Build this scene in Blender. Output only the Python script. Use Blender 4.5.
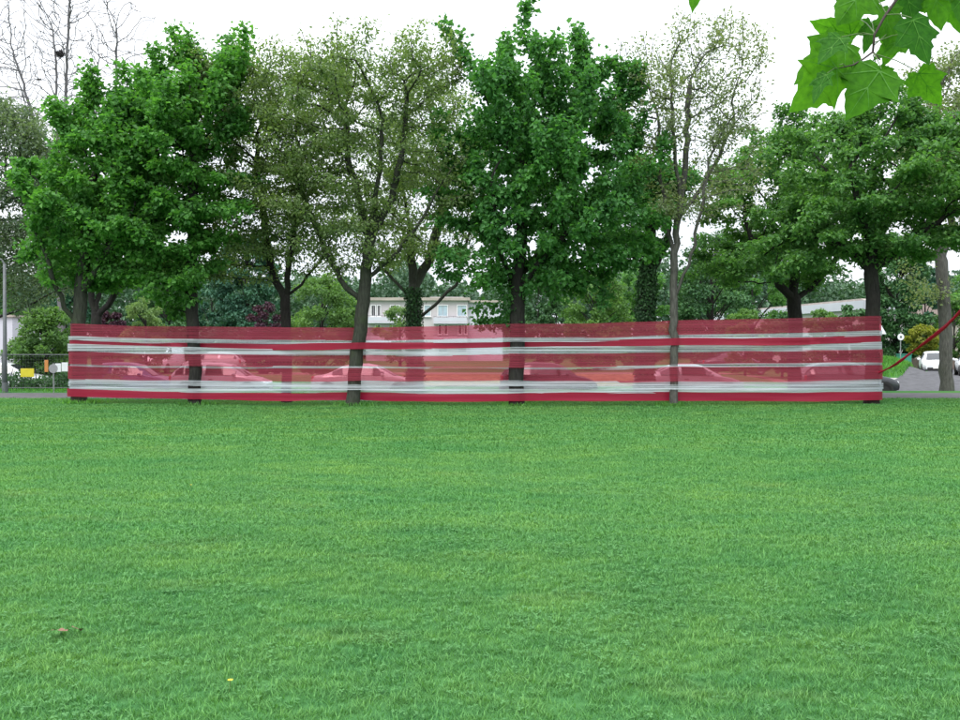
import bpy, math, random
import numpy as np
from mathutils import Vector, Matrix, noise as mnoise

# ------------------------------------------------------------------ scene, camera, light
for o in list(bpy.data.objects):
    bpy.data.objects.remove(o)
scene = bpy.context.scene
COL = scene.collection
random.seed(7)
rng = np.random.default_rng(7)
rad = math.radians

EYE, FPX, HORIZ = 1.6, 933.0, 350.0          # eye height, focal length in photo pixels, horizon row
cam_d = bpy.data.cameras.new('camera')
cam = bpy.data.objects.new('camera', cam_d)
COL.objects.link(cam)
cam_d.sensor_width = 36.0
cam_d.lens = 36.0 * FPX / 960.0
cam_d.clip_end = 3000
cam.location = (0, 0, EYE)
cam.rotation_euler = (rad(90) - math.atan((360 - HORIZ) / FPX), 0, 0)
scene.camera = cam

SUN_EL, SUN_AZ = 60.0, 205.0                 # high, veiled by cloud, behind the camera
world = bpy.data.worlds.new('World')
scene.world = world
world.use_nodes = True
wn, wl = world.node_tree.nodes, world.node_tree.links
wn.clear()
w_out = wn.new('ShaderNodeOutputWorld')
sky = wn.new('ShaderNodeTexSky')
sky.sky_type = 'NISHITA'
sky.sun_disc = False
sky.sun_elevation = rad(SUN_EL)
sky.sun_rotation = rad(SUN_AZ)
sky.dust_density = 4.0
bg_sky = wn.new('ShaderNodeBackground')
bg_sky.inputs['Strength'].default_value = 0.10
wl.new(sky.outputs[0], bg_sky.inputs['Color'])
# the closed cloud deck over that sky: pale, a little brighter overhead, faintly mottled
geo = wn.new('ShaderNodeTexCoord')
nz = wn.new('ShaderNodeTexNoise')
nz.inputs['Scale'].default_value = 2.2
nz.inputs['Detail'].default_value = 5
wl.new(geo.outputs['Generated'], nz.inputs['Vector'])
ramp = wn.new('ShaderNodeValToRGB')
ramp.color_ramp.elements[0].position = 0.3
ramp.color_ramp.elements[0].color = (0.80, 0.86, 0.95, 1)
ramp.color_ramp.elements[1].position = 0.7
ramp.color_ramp.elements[1].color = (0.97, 0.985, 1.0, 1)
wl.new(nz.outputs['Fac'], ramp.inputs['Fac'])
bg_cl = wn.new('ShaderNodeBackground')
sep = wn.new('ShaderNodeSeparateXYZ')
wl.new(geo.outputs['Generated'], sep.inputs[0])
lum = wn.new('ShaderNodeMapRange')           # overcast law: (1 + 2 sin elevation) / 3
lum.inputs[1].default_value = 0.0; lum.inputs[2].default_value = 1.0
lum.inputs[3].default_value = 0.72; lum.inputs[4].default_value = 2.1
wl.new(sep.outputs[2], lum.inputs[0])
wl.new(lum.outputs[0], bg_cl.inputs['Strength'])
wl.new(ramp.outputs[0], bg_cl.inputs['Color'])
wmix = wn.new('ShaderNodeMixShader')
wmix.inputs['Fac'].default_value = 0.88
wl.new(bg_sky.outputs[0], wmix.inputs[1])
wl.new(bg_cl.outputs[0], wmix.inputs[2])
wl.new(wmix.outputs[0], w_out.inputs['Surface'])

sun_d = bpy.data.lights.new('sun', 'SUN')
sun_d.energy = 1.5
sun_d.angle = rad(30)
sun_d.color = (1.0, 0.97, 0.92)
sun = bpy.data.objects.new('sun', sun_d)
COL.objects.link(sun)
el, az = rad(SUN_EL), rad(SUN_AZ)
sd = Vector((math.sin(az) * math.cos(el), math.cos(az) * math.cos(el), math.sin(el)))
sun.rotation_euler = sd.to_track_quat('Z', 'Y').to_euler()
sun.location = (0, -20, 40)

scene.view_settings.view_transform = 'Standard'
scene.view_settings.look = 'None'
scene.view_settings.exposure = 0.75
scene.view_settings.gamma = 1.0
scene.view_settings.use_curve_mapping = False
scene.render.engine = 'CYCLES'
scene.cycles.use_denoising = True
scene.cycles.max_bounces = 8
scene.cycles.diffuse_bounces = 3
scene.cycles.glossy_bounces = 2
scene.cycles.transmission_bounces = 4
scene.cycles.transparent_max_bounces = 16
scene.cycles.sample_clamp_indirect = 6

# ------------------------------------------------------------------ helpers
def sstep(a, b, x):
    t = np.clip((np.asarray(x, float) - a) / (b - a), 0, 1)
    return t * t * (3 - 2 * t)

def zg(x, y):
    """terrain height: lawn, dip to the street, rise behind it"""
    x = np.asarray(x, float); y = np.asarray(y, float)
    z = 0.08 * sstep(5, 13, np.abs(x)) * sstep(12, 26, y) * (1 - sstep(34, 37, y))
    z = z + 0.02 * np.sin(x * 0.7 + y * 0.35) * sstep(5, 9, y) * (1 - sstep(24, 28, y))
    z = z - 0.42 * sstep(36.3, 37.6, y) * (1 - sstep(43, 56, y))
    z = z + 0.95 * np.exp(-((x - 26.4 - (y - 60) * .1) / 1.5) ** 2 - ((y - 61) / 4.5) ** 2)      # grassy bank by the side road
    z = z + 0.60 * np.exp(-((y - 48.2) / 1.7) ** 2) * (1 - sstep(13, 17, x))      # low bank between street and lot
    z = z + 6.0 * sstep(150, 320, y)
    return z

def P(px, py, Y):
    return Vector(((px - 480) / FPX * Y, Y, EYE - (py - HORIZ) / FPX * Y))

def G(px, Y):
    x = (px - 480) / FPX * Y
    return Vector((x, Y, float(zg(x, Y))))

def tag(o, label=None, cat=None, group=None, kind=None):
    if label: o['label'] = label
    if cat: o['category'] = cat
    if group: o['group'] = group
    if kind: o['kind'] = kind
    return o

def thing(name, label, cat, loc=(0, 0, 0), rz=0.0, group=None):
    o = bpy.data.objects.new(name, None)
    o.empty_display_size = 0.2
    COL.objects.link(o)
    o.location = loc
    o.rotation_euler = (0, 0, rz)
    return tag(o, label, cat, group)

def link(name, me, parent=None, loc=None):
    o = bpy.data.objects.new(name, me)
    COL.objects.link(o)
    if parent is not None: o.parent = parent
    if loc is not None: o.location = loc
    return o

def np_mesh(name, V, F, mat=None, smooth=False, attrs=None):
    """V (n,3), F (m,k) uniform polygons"""
    me = bpy.data.meshes.new(name)
    V = np.ascontiguousarray(V, dtype=np.float32); F = np.ascontiguousarray(F, dtype=np.int32)
    m, k = F.shape
    me.vertices.add(len(V)); me.vertices.foreach_set('co', V.ravel())
    me.loops.add(m * k); me.loops.foreach_set('vertex_index', F.ravel())
    me.polygons.add(m)
    me.polygons.foreach_set('loop_start', np.arange(0, m * k, k, dtype=np.int32))
    me.polygons.foreach_set('use_smooth', np.full(m, smooth))
    for an, av in (attrs or {}).items():
        a = me.attributes.new(an, 'FLOAT', 'POINT')
        a.data.foreach_set('value', np.ascontiguousarray(av, dtype=np.float32))
    me.update(calc_edges=True)
    if mat: me.materials.append(mat)
    return me

class MB:
    """collects shapes into one mesh (mixed polygons)"""
    def __init__(s): s.v = []; s.f = []
    def add(s, vs, fs):
        n = len(s.v); s.v += [tuple(v) for v in vs]; s.f += [tuple(i + n for i in f) for f in fs]; return s
    def box(s, c, d, rz=0.0, bev=0.0):
        x, y, z = (q / 2 for q in d)
        b = min(bev, x * .9, y * .9, z * .9)
        R = Matrix.Rotation(rz, 3, 'Z')
        if b <= 0:
            vs = [(sx * x, sy * y, sz * z) for sz in (-1, 1) for sy in (-1, 1) for sx in (-1, 1)]
            fs = [(0, 2, 3, 1), (4, 5, 7, 6), (0, 1, 5, 4), (2, 6, 7, 3), (0, 4, 6, 2), (1, 3, 7, 5)]
        else:
            vs = []
            for zz, q in ((-z, b), (-z + b, 0), (z - b, 0), (z, b)):
                xx, yy = x - q, y - q
                e = b if q == 0 else b * .3
                vs += [(-xx + e, -yy, zz), (xx - e, -yy, zz), (xx, -yy + e, zz), (xx, yy - e, zz),
                       (xx - e, yy, zz), (-xx + e, yy, zz), (-xx, yy - e, zz), (-xx, -yy + e, zz)]
            fs = [tuple(range(7, -1, -1)), tuple(range(24, 32))]
            for r in range(3):
                for i in range(8):
                    j = (i + 1) % 8
                    fs.append((r * 8 + i, r * 8 + j, r * 8 + 8 + j, r * 8 + 8 + i))
        return s.add([R @ Vector(v) + Vector(c) for v in vs], fs)
    def tube(s, pts, r, n=8, caps=True):
        pts = [Vector(p) for p in pts]
        rs = r if hasattr(r, '__len__') else [r] * len(pts)
        d0 = (pts[1] - pts[0]).normalized()
        u = d0.orthogonal().normalized()
        vs = []; fs = []
        for i, p in enumerate(pts):
            d = (pts[min(i + 1, len(pts) - 1)] - pts[max(i - 1, 0)]).normalized()
            u = (u - d * u.dot(d)).normalized(); w = d.cross(u)
            for k in range(n):
                a = 2 * math.pi * k / n
                vs.append(p + (u * math.cos(a) + w * math.sin(a)) * rs[i])
        for i in range(len(pts) - 1):
            for k in range(n):
                k2 = (k + 1) % n
                fs.append((i * n + k, i * n + k2, i * n + n + k2, i * n + n + k))
        if caps:
            fs.append(tuple(range(n - 1, -1, -1))); b = (len(pts) - 1) * n; fs.append(tuple(range(b, b + n)))
        return s.add(vs, fs)
    def prism(s, poly, y0, y1):
        """poly in (x,z), extruded along y"""
        n = len(poly)
        vs = [(x, y0, z) for x, z in poly] + [(x, y1, z) for x, z in poly]
        fs = [tuple(range(n)), tuple(range(2 * n - 1, n - 1, -1))]
        fs += [(i, n + i, n + (i + 1) % n, (i + 1) % n) for i in range(n)]
        return s.add(vs, fs)
    def mesh(s, name, mat, smooth=False):
        me = bpy.data.meshes.new(name)
        me.from_pydata(s.v, [], s.f); me.update()
        if smooth:
            me.polygons.foreach_set('use_smooth', [True] * len(me.polygons))
        if mat: me.materials.append(mat)
        return me
    def build(s, name, mat, parent=None, loc=None, smooth=False):
        return link(name, s.mesh(name, mat, smooth), parent, loc)

def grid_sheet(name, xs, ys, mat, dz=0.0, zf=zg):
    X, Y = np.meshgrid(xs, ys)
    Z = zf(X, Y) + dz
    V = np.stack([X.ravel(), Y.ravel(), Z.ravel()], 1)
    nx, ny = len(xs), len(ys)
    i = np.arange(nx - 1)[None, :] + np.arange(ny - 1)[:, None] * nx
    i = i.ravel()
    F = np.stack([i, i + 1, i + nx + 1, i + nx], 1)
    return link(name, np_mesh(name, V, F, mat, True))

# ------------------------------------------------------------------ materials
def mk(name):
    m = bpy.data.materials.new(name); m.use_nodes = True
    nt = m.node_tree; nt.nodes.clear()
    return m, nt.nodes, nt.links

def coords(N, L, scale=(1, 1, 1), kind='Object'):
    tc = N.new('ShaderNodeTexCoord'); mp = N.new('ShaderNodeMapping')
    mp.inputs['Scale'].default_value = scale
    L.new(tc.outputs[kind], mp.inputs['Vector'])
    return mp.outputs[0]

def noise_ramp(N, L, vec, scale, stops, detail=4, rough=.55, dist=0.0):
    nz = N.new('ShaderNodeTexNoise')
    nz.inputs['Scale'].default_value = scale; nz.inputs['Detail'].default_value = detail
    nz.inputs['Roughness'].default_value = rough; nz.inputs['Distortion'].default_value = dist
    if vec is not None: L.new(vec, nz.inputs['Vector'])
    r = N.new('ShaderNodeValToRGB')
    e = r.color_ramp.elements
    while len(e) < len(stops): e.new(.5)
    for k, (p, c) in enumerate(stops):
        e[k].position = p; e[k].color = (*c, 1) if len(c) == 3 else c
    L.new(nz.outputs['Fac'], r.inputs['Fac'])
    return r.outputs[0], nz.outputs['Fac']

def mixc(N, L, a, b, fac, mode='MIX'):
    m = N.new('ShaderNodeMix'); m.data_type = 'RGBA'; m.blend_type = mode
    for s, v in ((6, a), (7, b)):
        if hasattr(v, 'is_linked'): L.new(v, m.inputs[s])
        else: m.inputs[s].default_value = (*v, 1)
    if hasattr(fac, 'is_linked'): L.new(fac, m.inputs[0])
    else: m.inputs[0].default_value = fac
    return m.outputs[2]

def surf(name, c, rough=.6, var=.25, scale=6.0, metal=0.0, bump=0.0, bscale=None, spec=.5, stretch=(1, 1, 1)):
    """painted / mineral surface with soft tone variation"""
    m, N, L = mk(name)
    o = N.new('ShaderNodeOutputMaterial'); b = N.new('ShaderNodeBsdfPrincipled')
    v = coords(N, L, stretch)
    lo = tuple(x * (1 - var) for x in c); hi = tuple(min(1, x * (1 + var)) for x in c)
    col, f = noise_ramp(N, L, v, scale, [(.3, lo), (.7, hi)])
    L.new(col, b.inputs['Base Color'])
    b.inputs['Roughness'].default_value = rough; b.inputs['Metallic'].default_value = metal
    b.inputs['Specular IOR Level'].default_value = spec
    if bump:
        bp = N.new('ShaderNodeBump'); bp.inputs['Strength'].default_value = bump
        _, f2 = noise_ramp(N, L, v, bscale or scale * 4, [(0, (0, 0, 0)), (1, (1, 1, 1))])
        L.new(f2, bp.inputs['Height']); L.new(bp.outputs[0], b.inputs['Normal'])
    L.new(b.outputs[0], o.inputs[0])
    return m

def leaf_mat(name, dark, light, trans=.46, nscale=.55, spec=.28):
    """leaf blades: tone varies leaf by leaf and branch by branch; light passes through"""
    m, N, L = mk(name)
    o = N.new('ShaderNodeOutputMaterial')
    at = N.new('ShaderNodeAttribute'); at.attribute_name = 'rnd'
    r = N.new('ShaderNodeValToRGB')
    r.color_ramp.elements[0].color = (*dark, 1); r.color_ramp.elements[1].color = (*light, 1)
    L.new(at.outputs['Fac'], r.inputs['Fac'])
    v = coords(N, L)
    c2, _ = noise_ramp(N, L, v, nscale, [(.3, (.74, .80, .86)), (.7, (1.18, 1.16, 1.0))], 2)
    col = mixc(N, L, r.outputs[0], c2, 1.0, 'MULTIPLY')
    b = N.new('ShaderNodeBsdfPrincipled')
    b.inputs['Roughness'].default_value = .5; b.inputs['Specular IOR Level'].default_value = spec
    L.new(col, b.inputs['Base Color'])
    t = N.new('ShaderNodeBsdfTranslucent')
    tcol = mixc(N, L, col, (1.25, 1.35, .55), 1.0, 'MULTIPLY')
    L.new(tcol, t.inputs['Color'])
    mx = N.new('ShaderNodeMixShader'); mx.inputs[0].default_value = trans
    L.new(b.outputs[0], mx.inputs[1]); L.new(t.outputs[0], mx.inputs[2])
    L.new(mx.outputs[0], o.inputs[0])
    return m

def bark_mat(name, c, moss=.25):
    m, N, L = mk(name)
    o = N.new('ShaderNodeOutputMaterial'); b = N.new('ShaderNodeBsdfPrincipled')
    v = coords(N, L, (1, 1, .22))
    col, f = noise_ramp(N, L, v, 22, [(.3, tuple(x * .5 for x in c)), (.55, c), (.75, tuple(x * 1.5 for x in c))], 6, .65)
    v2 = coords(N, L)
    _, f2 = noise_ramp(N, L, v2, 2.3, [(0, (0, 0, 0)), (1, (1, 1, 1))], 4)
    mr = N.new('ShaderNodeMapRange'); mr.inputs[1].default_value = .5; mr.inputs[2].default_value = .75
    mr.inputs[4].default_value = moss
    L.new(f2, mr.inputs[0])
    col = mixc(N, L, col, (.05, .075, .03), mr.outputs[0])
    L.new(col, b.inputs['Base Color']); b.inputs['Roughness'].default_value = .9
    b.inputs['Specular IOR Level'].default_value = .15
    bp = N.new('ShaderNodeBump'); bp.inputs['Strength'].default_value = .8; bp.inputs['Distance'].default_value = .03
    L.new(f, bp.inputs['Height']); L.new(bp.outputs[0], b.inputs['Normal'])
    L.new(b.outputs[0], o.inputs[0])
    return m

def film_mat(name, tint, body, opac, streak, rough=.35):
    """thin plastic stretch film: partly clear, partly scattering, with lengthwise pull streaks"""
    m, N, L = mk(name)
    o = N.new('ShaderNodeOutputMaterial')
    v = coords(N, L, (.10, 1, 48))
    _, f = noise_ramp(N, L, v, 1.0, [(0, (0, 0, 0)), (1, (1, 1, 1))], 5, .6)
    mr = N.new('ShaderNodeMapRange')
    mr.inputs[1].default_value = .40; mr.inputs[2].default_value = .60
    mr.inputs[3].default_value = max(0, opac - streak); mr.inputs[4].default_value = min(1, opac + streak)
    L.new(f, mr.inputs[0])
    t = N.new('ShaderNodeBsdfTransparent'); t.inputs[0].default_value = (*tint, 1)
    d = N.new('ShaderNodeBsdfPrincipled'); d.inputs['Base Color'].default_value = (*body, 1)
    d.inputs['Roughness'].default_value = rough
    bp = N.new('ShaderNodeBump'); bp.inputs['Strength'].default_value = .5; bp.inputs['Distance'].default_value = .01
    L.new(f, bp.inputs['Height']); L.new(bp.outputs[0], d.inputs['Normal'])
    tl = N.new('ShaderNodeBsdfTranslucent'); tl.inputs[0].default_value = (*body, 1)
    m1 = N.new('ShaderNodeMixShader'); m1.inputs[0].default_value = .4
    L.new(d.outputs[0], m1.inputs[1]); L.new(tl.outputs[0], m1.inputs[2])
    m2 = N.new('ShaderNodeMixShader')
    L.new(mr.outputs[0], m2.inputs[0]); L.new(t.outputs[0], m2.inputs[1]); L.new(m1.outputs[0], m2.inputs[2])
    L.new(m2.outputs[0], o.inputs[0])
    return m

def grass_mat(name, base, ground=False):
    """lawn tone: broad yellow-green and blue-green drifts, shared by soil sheet and blades"""
    m, N, L = mk(name)
    o = N.new('ShaderNodeOutputMaterial')
    g = N.new('ShaderNodeNewGeometry')
    mp = N.new('ShaderNodeMapping'); mp.inputs['Scale'].default_value = (.55, 1.0, 0.0)
    L.new(g.outputs['Position'], mp.inputs['Vector'])
    a, _ = noise_ramp(N, L, mp.outputs[0], .55, [(.32, (.78, .93, .96)), (.5, (1, 1, 1)), (.72, (1.32, 1.12, 1.02))], 5, .6)
    b2, _ = noise_ramp(N, L, mp.outputs[0], 2.4, [(.3, (.70, .82, .88)), (.5, (1, 1, 1)), (.72, (1.36, 1.16, 1.0))], 6, .66)
    col = mixc(N, L, a, b2, 1.0, 'MULTIPLY')
    col = mixc(N, L, col, base, 1.0, 'MULTIPLY')
    # dry, straw-coloured spots
    _, f = noise_ramp(N, L, mp.outputs[0], 1.3, [(0, (0, 0, 0)), (1, (1, 1, 1))], 3, .5)
    mr = N.new('ShaderNodeMapRange'); mr.inputs[1].default_value = .60; mr.inputs[2].default_value = .78
    mr.inputs[4].default_value = .3
    L.new(f, mr.inputs[0])
    col = mixc(N, L, col, (.20, .24, .085), mr.outputs[0])
    p = N.new('ShaderNodeBsdfPrincipled'); p.inputs['Roughness'].default_value = .62
    p.inputs['Specular IOR Level'].default_value = .25
    if ground:
        p.inputs['Specular IOR Level'].default_value = 0.0; p.inputs['Roughness'].default_value = 1.0
        _, f3 = noise_ramp(N, L, g.outputs['Position'], 40, [(0, (0, 0, 0)), (1, (1, 1, 1))], 3, .6)
        bp = N.new('ShaderNodeBump'); bp.inputs['Strength'].default_value = .5; bp.inputs['Distance'].default_value = .02
        L.new(f3, bp.inputs['Height']); L.new(bp.outputs[0], p.inputs['Normal'])
        L.new(col, p.inputs['Base Color']); L.new(p.outputs[0], o.inputs[0])
    else:
        at = N.new('ShaderNodeAttribute'); at.attribute_name = 'rnd'
        rr = N.new('ShaderNodeValToRGB')
        rr.color_ramp.elements[0].color = (.62, .72, .6, 1); rr.color_ramp.elements[1].color = (1.5, 1.32, 1.2, 1)
        L.new(at.outputs['Fac'], rr.inputs['Fac'])
        col = mixc(N, L, col, rr.outputs[0], 1.0, 'MULTIPLY')
        L.new(col, p.inputs['Base Color'])
        t = N.new('ShaderNodeBsdfTranslucent')
        tc = mixc(N, L, col, (1.2, 1.25, .6), 1.0, 'MULTIPLY'); L.new(tc, t.inputs[0])
        mx = N.new('ShaderNodeMixShader'); mx.inputs[0].default_value = .3
        L.new(p.outputs[0], mx.inputs[1]); L.new(t.outputs[0], mx.inputs[2]); L.new(mx.outputs[0], o.inputs[0])
    return m

GRASS = (.096, .260, .084)
M = {
    'lawn': grass_mat('lawn_soil_shaded', tuple(x * .60 for x in GRASS), True),  # grass tone darkened to stand in for the shade among blades
    'blade': grass_mat('grass_blade', GRASS),
    'clover': leaf_mat('clover_leaf', (.070, .205, .064), (.100, .265, .082), .3),
    'drygrass': surf('dry_grass_bank', (.20, .155, .075), .95, .4, 4, bump=.6, bscale=30, spec=.1),
    'asphalt': surf('asphalt', (.085, .085, .092), .9, .3, 3, bump=.4, bscale=60, spec=.2),
    'path': surf('path_tarmac', (.095, .09, .097), .9, .25, 2.5, bump=.4, bscale=70, spec=.2),
    'kerb': surf('kerb_stone', (.34, .33, .31), .85, .2, 8),
    'gravel': surf('gravel_shaded', (.20, .175, .14), .95, .4, 5, bump=.6, bscale=50, spec=.1),  # gravel with the shade of trees and hedges put into its colour
    'bark': bark_mat('bark_brown', (.045, .042, .036)),
    'bark_dark': bark_mat('bark_dark', (.030, .028, .027), .2),
    'bark_hazed': bark_mat('bark_hazed', (.155, .150, .160), .1),  # bark lightened: distance haze painted into the colour
    'bark_moss': bark_mat('bark_mossy', (.050, .054, .044), .5),
    'bark_grey': bark_mat('bark_grey', (.100, .098, .090), .25),
    'maple': leaf_mat('leaf_maple', (.056, .180, .042), (.140, .345, .080)),
    'maple_deep': leaf_mat('leaf_maple_deep', (.046, .155, .048), (.112, .300, .082)),
    'olive': leaf_mat('leaf_olive', (.112, .180, .074), (.205, .285, .120)),
    'olive_pale': leaf_mat('leaf_olive_pale', (.13, .18, .095), (.23, .28, .16)),
    'hazel': leaf_mat('leaf_layered', (.062, .170, .056), (.150, .310, .096)),
    'ivy': leaf_mat('leaf_ivy', (.016, .055, .020), (.040, .110, .036), .2),
    'grey_green': leaf_mat('leaf_grey_green', (.10, .150, .112), (.18, .245, .170)),
    'bush': leaf_mat('leaf_bush', (.080, .170, .055), (.160, .290, .095)),
    'willow': leaf_mat('leaf_willow', (.12, .205, .085), (.21, .31, .14)),
    'blue_green': leaf_mat('leaf_blue_green', (.030, .098, .066), (.064, .165, .105), .2),
    'purple': leaf_mat('leaf_purple', (.040, .016, .036), (.085, .035, .060), .25),
    'yellow': leaf_mat('leaf_yellow', (.17, .19, .03), (.32, .33, .055)),
    'forest': leaf_mat('leaf_forest', (.048, .108, .064), (.094, .172, .100), .15, .05),
    'hedge': leaf_mat('leaf_hedge', (.036, .105, .044), (.082, .185, .070), .2),
    'plane': leaf_mat('leaf_plane', (.052, .180, .018), (.100, .270, .026), .62, 9, .06),
    'plane_dark': leaf_mat('leaf_plane_dark', (.030, .125, .018), (.050, .165, .025), .5, 9, .06),
    'vein': leaf_mat('leaf_vein', (.085, .26, .035), (.12, .32, .045), .5, 9),
    'twig': surf('twig_bark', (.045, .030, .028), .8, .3, 30),
    'petiole': surf('petiole_green', (.10, .16, .05), .6, .2, 30),
    'red': film_mat('red_film', (.90, .42, .50), (.50, .066, .115), .49, .08),
    'red_thick': film_mat('red_film_doubled', (.74, .10, .18), (.40, .018, .055), .84, .08),
    'white': film_mat('white_film', (.90, .94, .97), (.66, .70, .76), .56, .42),
    'white_thick': film_mat('white_film_doubled', (.88, .92, .96), (.68, .725, .79), .64, .36),
    'glass': surf('window_glass', (.10, .13, .16), .08, .2, 1.5, spec=.8),
    'carglass': surf('car_glass', (.025, .03, .035), .05, .2, 2, spec=.8),
    'tyre': surf('tyre_rubber', (.018, .018, .018), .85, .2, 20),
    'rim': surf('wheel_rim', (.45, .46, .47), .35, .1, 10, metal=.7),
    'trim': surf('black_trim', (.02, .02, .021), .6, .2, 20),
    'lamp': surf('headlamp_glass', (.75, .77, .8), .15, .08, 20),
    'tail': surf('tail_lamp', (.35, .01, .012), .25, .1, 20),
    'plate': surf('number_plate', (.75, .75, .72), .5, .05, 20),
    'wall': surf('white_render', (.50, .50, .57), .9, .06, .4),
    'wall2': surf('cream_render', (.47, .435, .45), .9, .06, .4),
    'roof': surf('roof_edge', (.36, .31, .28), .9, .2, 1),
    'frame': surf('window_frame', (.75, .75, .76), .5, .05, 6),
    'curtain': surf('pale_curtain_glass', (.34, .44, .50), .25, .25, .8),
    'metal': surf('galvanised_metal', (.30, .31, .32), .5, .15, 12, metal=.5),
    'steel': surf('grey_painted_steel', (.10, .11, .118), .55, .15, 10),
    'signwhite': surf('sign_white', (.72, .74, .78), .5, .06, 6),
    'signyellow': surf('sign_yellow', (.62, .52, .03), .5, .08, 6),
    'signorange': surf('sign_orange', (.55, .22, .06), .5, .08, 6),
    'signred': surf('sign_red', (.5, .03, .03), .5, .08, 6),
    'teal': surf('green_cabinet_paint', (.02, .20, .15), .5, .12, 4),
    'brownwall': surf('brown_boards', (.13, .10, .085), .85, .25, 3, stretch=(1, 1, 6)),
    'deadleaf': surf('dead_leaf', (.22, .10, .075), .8, .35, 30),
    'flower': surf('yellow_petals', (.75, .55, .02), .6, .1, 40),
    'stick': surf('nest_sticks', (.05, .045, .05), .9, .3, 20),
}
PAINT = {}
def paint(c):
    if c not in PAINT:
        cols = {'white': (.72, .74, .76), 'silver': (.40, .42, .44), 'dark grey': (.045, .05, .058), 'black': (.014, .014, .016),
                'red': (.30, .02, .02), 'blue': (.03, .06, .16), 'pale grey': (.48, .49, .50)}
        PAINT[c] = surf('car_paint_' + c.replace(' ', '_'), cols[c], .22, .06, 2, metal=.15 if c != 'white' else 0, spec=.6)
    return PAINT[c]

# ------------------------------------------------------------------ ground, path, street
def axis(lo, hi, fine_lo, fine_hi, step):
    a = list(np.arange(fine_lo, fine_hi + 1e-6, step))
    out = fine_hi; s = step
    while out < hi:
        s *= 1.35; out = min(hi, out + s); a.append(out)
    out = fine_lo; s = step
    while out > lo:
        s *= 1.35; out = max(lo, out - s); a.insert(0, out)
    return np.array(a)

tag(grid_sheet('ground', axis(-900, 900, -40, 40, .8), axis(-60, 1500, -4, 62, .5), M['lawn']), kind='structure')
tag(grid_sheet('footpath', np.arange(-70, 70.1, 1.0), np.linspace(29.3, 32.9, 8), M['path'], .006), kind='structure')
tag(grid_sheet('road', np.arange(-90, 90.1, 1.0), np.linspace(37.75, 44.2, 14), M['asphalt'], .006), kind='structure')
# kerb: one row of stones
kb = MB(); kb.box((0, 0, 0), (.98, .16, .20), bev=.015)
kme = kb.mesh('kerb_stone', M['kerb'])
kroot = thing('kerb', None, None, (0, 37.66, -0.38)); kroot['kind'] = 'structure'
for i in range(-30, 31):
    link('kerb_stone', kme, kroot, (i, 0, 0))
# gravel lot behind the street and the side road that bends away on the right
tag(grid_sheet('gravel_lot', np.arange(-70, 17.1, 1.5), np.linspace(49, 66, 12), M['gravel'], .010), kind='structure')
tag(grid_sheet('dry_bank', np.arange(-4, 9.6, .6), np.linspace(46.2, 50, 12), M['drygrass'], .02), kind='structure')
def ribbon(name, pts, w, mat, dz):
    V = []; F = []
    pts = [Vector(p) for p in pts]
    dense = []
    for a, b in zip(pts[:-1], pts[1:]):
        for k in range(8): dense.append(a.lerp(b, k / 8))
    dense.append(pts[-1])
    for i, p in enumerate(dense):
        d = (dense[min(i + 1, len(dense) - 1)] - dense[max(i - 1, 0)]); d = Vector((d.x, d.y)).normalized()
        nrm = Vector((-d.y, d.x))
        for k in range(5):
            q = Vector((p.x, p.y)) + nrm * w * (k / 4 - .5)
            V.append((q.x, q.y, float(zg(q.x, q.y)) + dz))
    for i in range(len(dense) - 1):
        for k in range(4):
            a = i * 5 + k; F.append((a, a + 1, a + 6, a + 5))
    return tag(link(name, np_mesh(name, np.array(V), np.array(F), mat, True)), kind='structure')
ribbon('side_road', [(20.5, 43.5), (25.0, 50.5), (30.6, 60), (36.5, 70), (47, 82)], 4.8, M['asphalt'], .035)
ribbon('gravel_patch', [(17.0, 45.6), (20.5, 49.5), (23.0, 54)], 3.6, M['kerb'], .030)

# ------------------------------------------------------------------ grass (geometry-node tufts on the lawn)
def tuft(name, n, radius, h, w, mat, lean=.55):
    V = []; F = []; A = []
    r = random.Random(n * 31 + int(radius * 1000))
    for i in range(n):
        a = r.uniform(0, 6.283); q = radius * math.sqrt(r.random())
        b = Vector((q * math.cos(a), q * math.sin(a), -.008))
        hh = h * r.uniform(.55, 1.15); ww = w * r.uniform(.7, 1.3)
        th = r.uniform(0, 6.283); ln = hh * lean * r.uniform(.3, 1.6)
        dx, dy = math.cos(th), math.sin(th)
        sx, sy = -dy * ww / 2, dx * ww / 2
        k = len(V); s = r.random()
        for t, wf in ((0, 1), (.55, .8)):
            c = b + Vector((dx * ln * t * t, dy * ln * t * t, hh * t))
            V += [(c.x - sx * wf, c.y - sy * wf, c.z), (c.x + sx * wf, c.y + sy * wf, c.z)]
        c = b + Vector((dx * ln, dy * ln, hh * .95)); V.append(tuple(c))
        A += [s] * 5
        F += [(k, k + 1, k + 3), (k, k + 3, k + 2), (k + 2, k + 3, k + 4)]
    me = np_mesh(name, np.array(V), np.array(F), mat, False, {'rnd': np.array(A)})
    return bpy.data.objects.new(name, me)

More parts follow.
